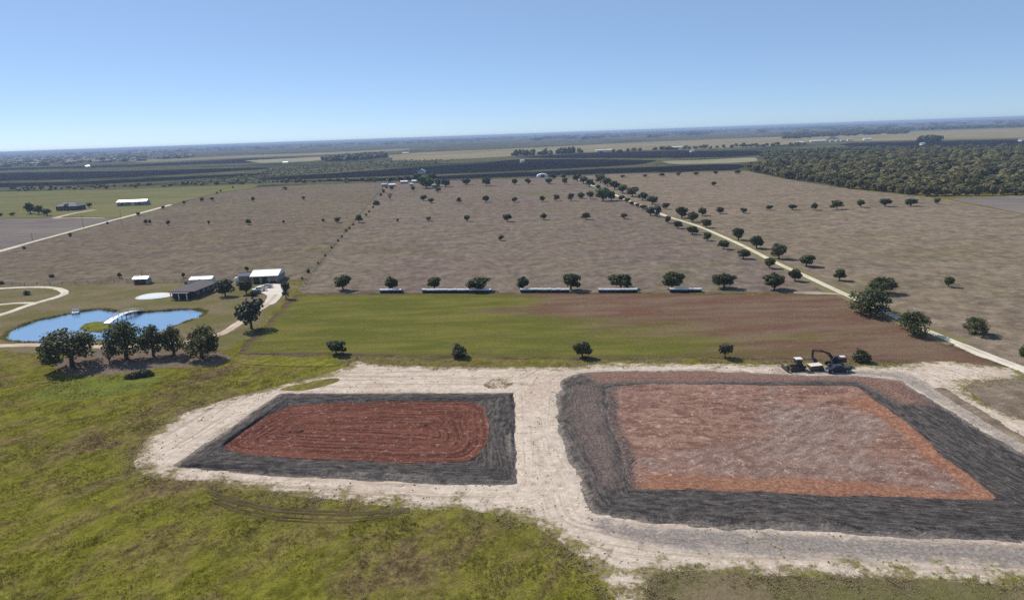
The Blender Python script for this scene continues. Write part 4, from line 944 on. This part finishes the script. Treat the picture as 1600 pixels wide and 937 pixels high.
prof = [(-8, 0)] + [(-8 * math.cos(t), 1.2 + 3.6 * math.sin(t)) for t in (math.pi * k / 12 for k in range(13))] + [(8, 0)]
MB().prism(prof, -7, 7).build('cover', M['roof_w'], dm); MB().box((0, -7.05, 1.7), (5, .1, 3.4)).build('opening', M['glass'], dm)
bx = G(659, 271.5); house('far_cottage', bx, R(90), 14, 12, 4, 8, 'wall_w', 'roof_g', 'pale gabled cottage peeping above the farmstead trees', 0, .5, [('window', 0, 2, 1, 3, 'e')], 'house')
# distant white specks of farm buildings
for i, (x, y, w, l) in enumerate([(1278, 222, 24, 'longest white roof of the distant settlement on the right'), (1250, 224.5, 10, 'low pale roof at the left end of the distant settlement'), (1299, 221.5, 5, 'first small white house right of the long distant roof'), (1308, 221, 5, 'second small white house right of the long distant roof'),
                                  (1317, 220.5, 7, 'third small white house right of the long distant roof'), (1328, 220, 8, 'fourth small white house right of the long distant roof'), (1355, 219, 12, 'pale wide building between distant trees on the right'), (1441, 227, 4, 'white box building at the far plowed field'),
                                  (1596, 221, 6, 'white building at the far right picture edge'), (1208, 206.5, 6, 'lone white building far off near the right horizon'), (938, 237, 14, 'pale shed at the left end of the far tree line'), (953, 236.5, 12, 'second pale shed on the far tree line'), (1056, 232, 20, 'white long building beyond the dark plowed fields'),
                                  (634, 240.5, 10, 'white building right of the dark tree clump'), (447, 256, 9, 'white building among the left plowed fields'), (138, 261.5, 6, 'white speck of a house in the left scrubland'), (816, 254, 4, 'white speck standing on the wide plowed field'), (1081, 238, 4, 'white speck on the far dark field')]):
    m, dep = mpp(x, y); d = 12; house('distant_building', G(x, y), R(rnd.uniform(-10, 10)), max(8, w * m), d, 4, 6.5, 'wall_w', 'roof_g' if w < 9 else 'roof_w', l, 0, .4, (), 'building', 'distant white buildings')

# ------------------------------------------------------------------ fences, poles, bridge, dock
def fence(pts, step, label, h=1.25):
    C = catmull(GL(pts), 6); t = empty('fence', C[0], 0, label, 'fence'); L = [0]
    for a, b in zip(C, C[1:]): L.append(L[-1] + (b - a).length)
    P = []; s = 0
    while s < L[-1]:
        i = max(j for j in range(len(C) - 1) if L[j] <= s); P.append(C[i].lerp(C[i + 1], (s - L[i]) / max(1e-6, L[i + 1] - L[i])) - C[0]); s += step
    mb = MB().box((0, 0, h / 2), (.16, .16, h)); me = bpy.data.meshes.new('post'); me.from_pydata(mb.v, [], mb.f); me.materials.append(M['timber'])
    for p in P:
        o = bpy.data.objects.new('post', me); COL.objects.link(o); o.parent = t; o.location = p
    for k in (.45, .8, 1.15): MB().tube([p + Vector((0, .09, k)) for p in P], .02, 3).build('wire', M['steel'], t)
fence([(473, 449), (500, 411), (540, 363), (572, 324), (604, 287)], 7, 'post and wire fence between the left and middle pastures')
fence([(0, 446.2), (110, 443.6), (200, 440.5), (300, 439.5), (385, 438.5)], 6, 'post and wire fence above the homestead lawn')
for (x, y, hpx, l) in [(131, 357, 21, 'tall utility pole on the pale dirt road'), (189, 341, 13, 'utility pole at the bend of the dirt road'), (191, 354, 10, 'short pole on the left pasture below the dirt road'), (51, 376, 12, 'utility pole left on the dirt road'), (223.5, 441, 20, 'thin mast behind the open white roofed shed')]:
    m, dep = mpp(x, y); t = empty('utility_pole', G(x, y), 0, l, 'pole', 'poles on the left side'); h = hpx * m
    MB().tube([(0, 0, -.1), (0, 0, h)], [.17, .11], 7).build('shaft', M['timber'], t)
    if 'utility' in l: MB().box((0, 0, h - .7), (2.2, .12, .14)).build('crossarm', M['timber'], t)
# white footbridge
A0, A1 = G(166, 505.5), G(220, 485.5); dv = A1 - A0; Lb = dv.length
br = empty('footbridge', (A0 + A1) / 2, math.atan2(dv.y, dv.x), 'white arched footbridge from the island to the pond bank', 'bridge')
arch = lambda u: 1.3 * (1 - u * u)
nS = 14; us = [-1 + 2 * k / nS for k in range(nS + 1)]
mb = MB()
for a, b in zip(us, us[1:]):
    x0, x1 = a * Lb / 2, b * Lb / 2; mb.add([(x0, -1.1, arch(a) - .05), (x1, -1.1, arch(b) - .05), (x1, 1.1, arch(b) - .05), (x0, 1.1, arch(a) - .05), (x0, -1.1, arch(a) + .12), (x1, -1.1, arch(b) + .12), (x1, 1.1, arch(b) + .12), (x0, 1.1, arch(a) + .12)], [(3, 2, 1, 0), (4, 5, 6, 7), (0, 1, 5, 4), (2, 3, 7, 6)])
mb.build('deck', M['white'], br)
for s_ in (-1.05, 1.05):
    MB().tube([(u * Lb / 2, s_, arch(u) + 1.05) for u in us], .07, 5).build('handrail', M['white'], br)
    MB().tube([(u * Lb / 2, s_, arch(u) + .55) for u in us], .05, 5).build('rail', M['white'], br)
    for u in us[::2]: MB().box((u * Lb / 2, s_, arch(u) + .56), (.12, .12, 1.0)).build('baluster', M['white'], br)
for u in (-.5, 0, .5):
    for s_ in (-.9, .9): MB().box((u * Lb / 2, s_, (arch(u) - 1.9) / 2 - .03), (.2, .2, arch(u) + 1.74)).build('pile', M['timber'], br)
dk = empty('dock', G(118, 488), R(20), 'small white topped dock on the far bank of the pond', 'dock')
MB().box((0, 0, .12), (2.4, 2.2, .16)).build('deck', M['white'], dk)
for a in (-1, 1):
    for b in (-.9, .9): MB().box((a, b, -.75), (.18, .18, 1.56)).build('pile', M['timber'], dk)
MB().box((0, .9, .7), (2.2, .12, 1.0)).build('back_panel', M['white'], dk)

# ------------------------------------------------------------------ white topped bale rows
for i, (xa, xb, yb, l) in enumerate([(594, 628, 457, 'short white topped bale row under the second oak'), (660, 768, 457, 'longest white topped bale row under the third and fourth oaks'), (813, 890, 456.5, 'white topped bale row between the fifth and sixth oaks'),
                                     (935, 996, 456.5, 'white topped bale row under the broad seventh oak'), (1046, 1096, 456, 'rightmost white topped bale row under the eighth oak')]):
    a, b = G(xa, yb), G(xb, yb - .2); dv = b - a; t = empty('bale_row', (a + b) / 2, math.atan2(dv.y, dv.x), l, 'bale row', 'white topped bale rows')
    n = max(3, round(dv.length / 1.7)); w = dv.length / n; prof = []
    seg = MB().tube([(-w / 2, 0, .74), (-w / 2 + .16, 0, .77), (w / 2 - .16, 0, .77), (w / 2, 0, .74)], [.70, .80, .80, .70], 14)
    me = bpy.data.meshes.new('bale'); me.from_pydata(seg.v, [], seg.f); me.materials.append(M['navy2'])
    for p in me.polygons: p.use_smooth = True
    cs = []; cf = []; na = 9
    for q in range(na):
        th_ = math.pi * (.12 + .80 * q / (na - 1))
        for x_ in (-w / 2, w / 2): cs.append((x_, -.84 * math.cos(th_), .77 + .84 * math.sin(th_)))
        if q: cf.append((2 * q - 2, 2 * q - 1, 2 * q + 1, 2 * q))
    cs2 = [(x_, y_ * .96, .77 + (z_ - .77) * .96) for x_, y_, z_ in cs]; nb = len(cs)
    cf += [tuple(reversed([i_ + nb for i_ in f_])) for f_ in cf] + [(0, 1, nb + 1, nb), (nb - 2, 2 * nb - 2, 2 * nb - 1, nb - 1)]
    cme = bpy.data.meshes.new('cover'); cme.from_pydata(cs + cs2, [], cf); cme.materials.append(M['wrap'])
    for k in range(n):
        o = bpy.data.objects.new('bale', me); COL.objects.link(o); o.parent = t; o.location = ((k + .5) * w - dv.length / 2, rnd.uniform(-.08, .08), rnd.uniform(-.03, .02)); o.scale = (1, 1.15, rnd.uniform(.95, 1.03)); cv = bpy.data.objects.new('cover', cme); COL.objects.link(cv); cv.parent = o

# ------------------------------------------------------------------ machines and vehicles
def stadium(L, h, n=8):
    r = h / 2; out = []
    for k in range(n + 1): t = -math.pi / 2 + math.pi * k / n; out.append((L / 2 - r + r * math.cos(t), r + r * math.sin(t)))
    for k in range(n + 1): t = math.pi / 2 + math.pi * k / n; out.append((-L / 2 + r + r * math.cos(t), r + r * math.sin(t)))
    return out
def crawler(t, L, h, y, w):
    tr = MB().prism(stadium(L, h), y - w / 2, y + w / 2).build('track', M['steel'], t)
    sg = 1 if y > 0 else -1
    MB().box((0, y + sg * (w / 2 + .03), h * .5), (L * .62, .1, h * .4)).build('track_frame', M['steel'], tr)
    for k in range(5): MB().wheel((-L * .32 + k * L * .16, y + sg * (w / 2 + .02), h * .27), h * .17, .1, 10).build('roller', M['steel'], tr)
    for k in range(int(L / .35)): MB().box((-L / 2 + .45 + k * .35, y, h + .02), (.08, w, .07)).build('grouser', M['steel'], tr)
# bulldozer facing left
bz = empty('bulldozer', G(1246, 580, .1) + Vector((0, 1.2, 0)), R(3), 'dark bulldozer with white canopy parked above the right basin', 'bulldozer')
for y in (-1.0, 1.0): crawler(bz, 3.9, 1.05, y, .6)
MB().box((-.75, 0, 1.25), (1.9, 1.1, .95)).build('hood', M['yellow'], bz, bevel=.05)
MB().box((.95, 0, 1.15), (1.3, 1.5, .9)).build('rear_body', M['steel'], bz, bevel=.05)
MB().box((.55, 0, 1.95), (1.25, 1.35, 1.15)).build('cab', M['glass'], bz, bevel=.04)
for x in (-.1, 1.2):
    for y in (-.68, .68): MB().box((x, y, 2.1), (.1, .1, 1.6)).build('cab_post', M['steel'], bz)
MB().box((.55, 0, 2.98), (1.75, 1.7, .16)).build('canopy', M['white'], bz, bevel=.04)
MB().tube([(-.9, .3, 1.7), (-.9, .3, 2.45)], .06, 7).build('exhaust', M['steel'], bz)
bl = [(-2.75, .05), (-2.95, .35), (-2.98, .75), (-2.85, 1.15), (-2.72, 1.15), (-2.85, .72), (-2.80, .4), (-2.62, .05)]
MB().prism(bl, -1.75, 1.75).build('blade', M['steel'], bz)
for y in (-1.4, 1.4): MB().box((-1.6, y, .55), (2.3, .16, .26)).build('push_arm', M['yellow'], bz)
MB().box((2.2, 0, .75), (.5, 1.6, .35)).build('ripper', M['steel'], bz)
# pull scraper behind it
sc = empty('scraper_pan', G(1277, 580, .1) + Vector((0, 1.5, 0)), R(2), 'low pale pull scraper standing behind the bulldozer', 'scraper')
MB().prism([(-1.5, .3), (1.5, .3), (1.6, 1.25), (-1.6, 1.0)], -1.2, 1.2).build('bowl', M['yellow'], sc)
MB().box((0, 0, 1.30), (3.0, 2.3, .08), 0, -.07).build('load', M['concrete'], sc)
MB().tube([(-1.4, 0, 1.0), (-2.2, 0, 1.25), (-2.9, 0, .75)], .14, 7).build('drawbar', M['yellow'], sc)
for y in (-1.35, 1.35): w = MB().wheel((1.2, y, .5), .5, .35).build('wheel', M['rubber'], sc); MB().wheel((1.2, y * 1.14, .5), .24, .1, 10).build('rim', M['yellow'], w)
# excavator facing left
ex = empty('excavator', G(1306, 573, .1) + Vector((0, 1.0, 0)), R(-4), 'dark excavator with folded rusty boom parked behind the pickup', 'excavator')
for y in (-1.15, 1.15): crawler(ex, 4.0, .9, y, .6)
MB().tube([(0, 0, .7), (0, 0, 1.1)], .75, 14).build('turntable', M['steel'], ex)
MB().box((.75, 0, 1.65), (2.9, 2.4, 1.1)).build('upper_body', M['steel'], ex, bevel=.06)
MB().prism([(1.5, 1.15), (2.5, 1.25), (2.65, 1.7), (2.5, 2.35), (1.5, 2.35)], -1.25, 1.25).build('counterweight', M['orange'], ex, bevel=.05)
MB().box((1.9, 0, 2.43), (1.2, 1.2, .14)).build('engine_cover', M['white'], ex, bevel=.03)
cb = MB().prism([(-.95, 1.12), (.35, 1.12), (.4, 2.75), (-.55, 2.75), (-.95, 2.0)], -1.2, -.25).build('cab', M['steel'], ex, bevel=.04)
MB().prism([(-.85, 1.75), (.2, 1.75), (.25, 2.6), (-.5, 2.6), (-.85, 2.0)], -1.215, -1.19).build('cab_window', M['glass'], cb)
bmz = [(-.3, 1.6), (-.5, 2.6), (-1.2, 3.9), (-2.6, 4.45), (-5.4, 4.85), (-5.5, 4.6), (-2.7, 4.0), (-1.6, 3.4), (-1.0, 2.3), (-.8, 1.5)]
lw = lambda L_: [(x_, z_ if z_ < 2 else 2 + (z_ - 2) * .76) for x_, z_ in L_]
bm_ = MB().prism(lw(bmz), -.05, .4).build('boom', M['orange'], ex); MB().tube([(-.5, .5, 1.7), (-2.2, .5, 3.35)], [.11, .07], 7).build('boom_cylinder', M['steel'], bm_)
st = MB().prism(lw([(-5.05, 5.15), (-5.6, 5.05), (-5.75, 3.4), (-5.5, 1.8), (-5.2, 1.8), (-5.2, 3.4)]), .02, .34).build('stick', M['orange'], ex); MB().tube([(-2.8, .18, 4.0), (-5.0, .18, 4.4)], [.1, .06], 7).build('stick_cylinder', M['steel'], st)
bk = MB().prism([(-5.6, 1.95), (-4.7, 2.05), (-4.2, 1.4), (-4.3, .75), (-5.0, .45), (-5.5, .8), (-5.2, 1.3)], -.4, .75).build('bucket', M['steel'], ex)
for k in range(4): MB().box((-5.15, -.3 + k * .3, .5), (.3, .1, .12)).build('tooth', M['steel'], bk)

def pickup(p, rz, paint_, label, L=5.7, group=None, car=False):
    """facing -x"""
    t = empty('car' if car else 'pickup_truck', p, rz, label, 'car' if car else 'pickup', group); h = L / 2
    if car: pr = [(-h, .4), (-h, .85), (-h + .9, 1.0), (-h + 1.6, 1.45), (h - 1.3, 1.45), (h - .35, 1.05), (h, .95), (h, .4)]
    else: pr = [(-h, .45), (-h, 1.05), (-h + 1.35, 1.2), (h, 1.2), (h, .5)]
    MB().prism(pr, -.95, .95).build('body', M[paint_], t, bevel=.05)
    if not car:
        c = MB().prism([(-h + 1.3, 1.15), (-h + 1.95, 1.82), (h - 2.2, 1.85), (h - 1.95, 1.15)], -.86, .86).build('cab', M[paint_], t, bevel=.04)
        MB().prism([(-h + 1.52, 1.27), (-h + 1.98, 1.74), (h - 2.28, 1.76), (h - 2.12, 1.27)], -.875, .875).build('side_window', M['glass'], c)
        MB().prism([(-h + 1.30, 1.24), (-h + 1.85, 1.78), (-h + 1.95, 1.78), (-h + 1.6, 1.24)], -.76, .76).build('windscreen', M['glass'], c)
        MB().box((h - 1.0, 0, 1.205), (1.7, 1.6, .03)).build('bed', M['steel'], t)
    else:
        MB().prism([(-h + 1.15, 1.02), (-h + 1.68, 1.40), (h - 1.38, 1.40), (h - .7, 1.05)], -.965, .965).build('side_window', M['glass'], t)
    for x in (-h + 1.0, h - 1.15):
        for y in (-.86, .86):
            w = MB().wheel((x, y, .4), .4, .26).build('wheel', M['rubber'], t); MB().wheel((x, y + (.12 if y > 0 else -.12), .4), .22, .06, 10).build('rim', M['silver'], w)
    for y in (-.7, .7):
        MB().box((-h - .01, y, .85), (.06, .35, .18)).build('headlight', M['lamp'], t); MB().box((h + .01, y, .95), (.06, .18, .3)).build('tail_light', M['red'], t)
    MB().box((-h - .05, 0, .55), (.14, 1.85, .22)).build('bumper', M['silver'], t)
    return t
pickup(G(1312, 582.5, .1) + Vector((0, .9, 0)), R(4), 'navy', 'dark blue pickup parked in front of the excavator', 6.0)
pickup(G(405, 455, .06) + Vector((0, .5, 0)), R(28), 'white', 'nearer white pickup in front of the white barn')
pickup(G(417, 449.5, .06) + Vector((0, .5, 0)), R(10), 'silver', 'silver car further up the barn yard', 4.6, car=True)
pickup(G(399, 458.5, .05), R(40), 'navy', 'dark car half hidden by the tree in the barn yard', 4.6, car=True)
# brush pile near the lush patch
bp = empty('brush_pile', G(218, 588), R(20), 'low grey-green brush pile on the bright grass below the oaks', 'brush pile')
V, F_, s_ = leaf_cloud([(-1.2, 0, .5, 2.2, 1.6, .8), (1.0, .3, .7, 2.0, 1.5, 1.0), (2.4, -.2, .3, 1.4, 1.2, .6), (-2.6, .1, .2, 1.2, 1.1, .5)], 1500, .35, 5, (.5, 1.0))
link('foliage', mesh_np('foliage', V, F_, dict(shade=('FACE', s_))), M['leaf2'], bp)
mb = MB()
for k in range(26):
    a = rnd.uniform(0, 6.28); x, y = rnd.uniform(-2.4, 2.6), rnd.uniform(-1, 1); l = rnd.uniform(.7, 1.6); mb.tube([(x - math.cos(a) * l, y - math.sin(a) * l, .3), (x, y, .9 + rnd.uniform(0, .6)), (x + math.cos(a) * l, y + math.sin(a) * l, .4)], .05, 4)
mb.build('branches', M['bark'], bp)

# ------------------------------------------------------------------ grass tussocks, weeds and clods (uncountable)
def scatter(name, poly, n, mat, label, seed, smin, smax, hmul, spikes=5, avoid=(), near_of=None, zf=0.0):
    r = np.random.default_rng(seed); Wp = np.array([(p.x, p.y) for p in poly]); lo, hi = Wp.min(0), Wp.max(0); pts = np.empty((0, 2))
    while len(pts) < n:
        q = lo + r.random((n, 2)) * (hi - lo); ok = sdist(q, Wp) > 0
        for a in avoid: ok &= sdist(q, a) < -.2
        if near_of is not None: ok &= np.abs(sdist(q, near_of[0])) < near_of[1] * r.random(len(q)) ** 1.5
        ok &= fbm(q[:, 0] * .22, q[:, 1] * .22, seed, 3) > .30 + .35 * r.random(len(q)); pts = np.concatenate([pts, q[ok]])
    pts = pts[:n]; s = r.uniform(smin, smax, n) * (.6 + .8 * vnoise(pts[:, 0] * .3, pts[:, 1] * .3, 9)); V = np.empty((n, spikes * 3, 3))
    for k in range(spikes):
        a = 2 * math.pi * k / spikes + r.uniform(-.5, .5, n); ca, sa = np.cos(a), np.sin(a)
        for j, (rr, off, zz) in enumerate(((.55, -.8, 0), (.55, .8, 0), (1.0, 0, 1.0))):
            V[:, k * 3 + j, 0] = pts[:, 0] + s * rr * np.cos(a + off) ; V[:, k * 3 + j, 1] = pts[:, 1] + s * rr * np.sin(a + off); V[:, k * 3 + j, 2] = zf - .12 + zz * (s * hmul * r.uniform(.7, 1.2, n) + .12)
    F_ = np.arange(n * spikes * 3).reshape(-1, 3)
    me = mesh_np(name, V.reshape(-1, 3), F_); return link(name, me, M[mat], label=label, kind='stuff')
def m_tuft(name, dry):
    n = NT(name); c, big, mid, fine, spk = grass_colour(n)
    if dry: c = n.mix(n.step(n.noise(.8, detail=3), .32, .52), c, (.32, .265, .165))
    t = n.new('ShaderNodeBsdfTranslucent'); n.put(t.inputs[0], n.mul(c, 1.2)); mx = n.new('ShaderNodeMixShader'); mx.inputs[0].default_value = .55
    n.put(n.b.inputs['Base Color'], n.mul(c, 1.2)); n.t.links.new(n.b.outputs[0], mx.inputs[1]); n.t.links.new(t.outputs[0], mx.inputs[2]); n.t.links.new(mx.outputs[0], n.t.nodes['Material Output'].inputs[0])
    return n.m
M['tuft'] = m_tuft('grass_tuft', False); M['dryweed'] = m_tuft('dry_weed', True)
DW = densify(GL(DIRT), 2, 0, sm=2); DWa = np.array([(p.x, p.y) for p in DW])[::2]
FG = GL([(-60, 560), (100, 590), (360, 572), (540, 575), (470, 600), (240, 670), (200, 740), (330, 760), (560, 790), (780, 800), (900, 870), (975, 960), (-60, 960)])
scatter('grass_tussocks', FG, 26000, 'tuft', 'rough grass tussocks over the green foreground', 31, .08, .24, .45, 4, [DWa])
scatter('weed_clump', GL([(754, 602), (768, 593), (797, 592), (803, 599), (790, 607), (764, 607)]), 500, 'dryweed', 'small patch of weeds on the pale dirt above the left basin', 35, .12, .3, .7, 5, (), None, .1)
scatter('bank_reeds', GL([(-10, 540), (-10, 475), (345, 475), (330, 500), (250, 540)]), 2600, 'tuft', 'dark reeds fringing the pond bank', 36, .12, .30, 2.2, 4, (), (np.array([(p.x, p.y) for p in GL(POND)]), 1.1), -.25)
scatter('dry_weeds', GL([(150, 600), (560, 560), (1000, 555), (1650, 560), (1700, 920), (900, 960), (560, 830), (150, 780)]), 9000, 'dryweed', 'dry weeds along the edge of the haul track', 32, .08, .24, .6, 4, (), (DWa, 4.0), .06)
scatter('field_weeds', GL([(370, 556), (460, 470), (1330, 470), (1500, 555), (1330, 566), (700, 560)]), 9000, 'dryweed', 'dry weeds in the hay field', 33, .12, .32, .8, 3, (), None, .04)
scatter('front_weeds', GL([(985, 882), (1100, 878), (1400, 890), (1700, 900), (1700, 960), (960, 960)]), 3500, 'dryweed', 'rough dry weeds along the bottom edge right of the grass', 34, .10, .24, .4, 5, (), None, .0)
def clods(name, poly, n, mat, label, seed, smin, smax, avoid=(), zf=.06):
    r = np.random.default_rng(seed); Wp = np.array([(p[0], p[1]) for p in poly]); lo, hi = Wp.min(0), Wp.max(0); pts = np.empty((0, 2))
    while len(pts) < n:
        q = lo + r.random((n, 2)) * (hi - lo); ok = sdist(q, Wp) > .3
        for a in avoid: ok &= sdist(q, a) < 0
        ok &= fbm(q[:, 0] * .3, q[:, 1] * .3, seed, 3) > .3 + .35 * r.random(len(q)); pts = np.concatenate([pts, q[ok]])
    pts = pts[:n]; s = smin + (smax - smin) * r.random(n) ** 3
    base = np.array([(1, 0, 0), (0, 1, 0), (-1, 0, 0), (0, -1, 0), (.1, .1, .9)]); V = base[None] * s[:, None, None] * r.uniform(.6, 1.2, (n, 5, 3)); a = r.uniform(0, 6.28, n)
    x = V[..., 0] * np.cos(a)[:, None] - V[..., 1] * np.sin(a)[:, None]; y = V[..., 0] * np.sin(a)[:, None] + V[..., 1] * np.cos(a)[:, None]
    V = np.stack([x + pts[:, :1], y + pts[:, 1:], V[..., 2] * 1.2 + zf - .06], -1)
    F_ = (np.arange(n)[:, None, None] * 5 + np.array([(0, 1, 4), (1, 2, 4), (2, 3, 4), (3, 0, 4)])[None]).reshape(-1, 3)
    return link(name, mesh_np(name, V.reshape(-1, 3), F_), M[mat], label=label, kind='stuff')
clods('dirt_clods', DWa, 2600, 'caliche', 'pale clods scattered over the haul track', 51, .06, .30, [Lo[::6], Ro[::6]], .09)

# ------------------------------------------------------------------ haze
hz = bpy.data.materials.new('haze_air'); hz.use_nodes = True; ht = hz.node_tree; ht.nodes.clear()
vo = ht.nodes.new('ShaderNodeVolumePrincipled'); oo = ht.nodes.new('ShaderNodeOutputMaterial'); ht.links.new(vo.outputs[0], oo.inputs['Volume'])
vo.inputs['Color'].default_value = (.46, .61, .90, 1); vo.inputs['Density'].default_value = 1.0e-4; vo.inputs['Anisotropy'].default_value = .0
hb = MB().box((0, 15700, 31), (76000, 37000, 70)).build('haze', hz); tag(hb, 'thin blue haze over the distant land', kind='stuff')
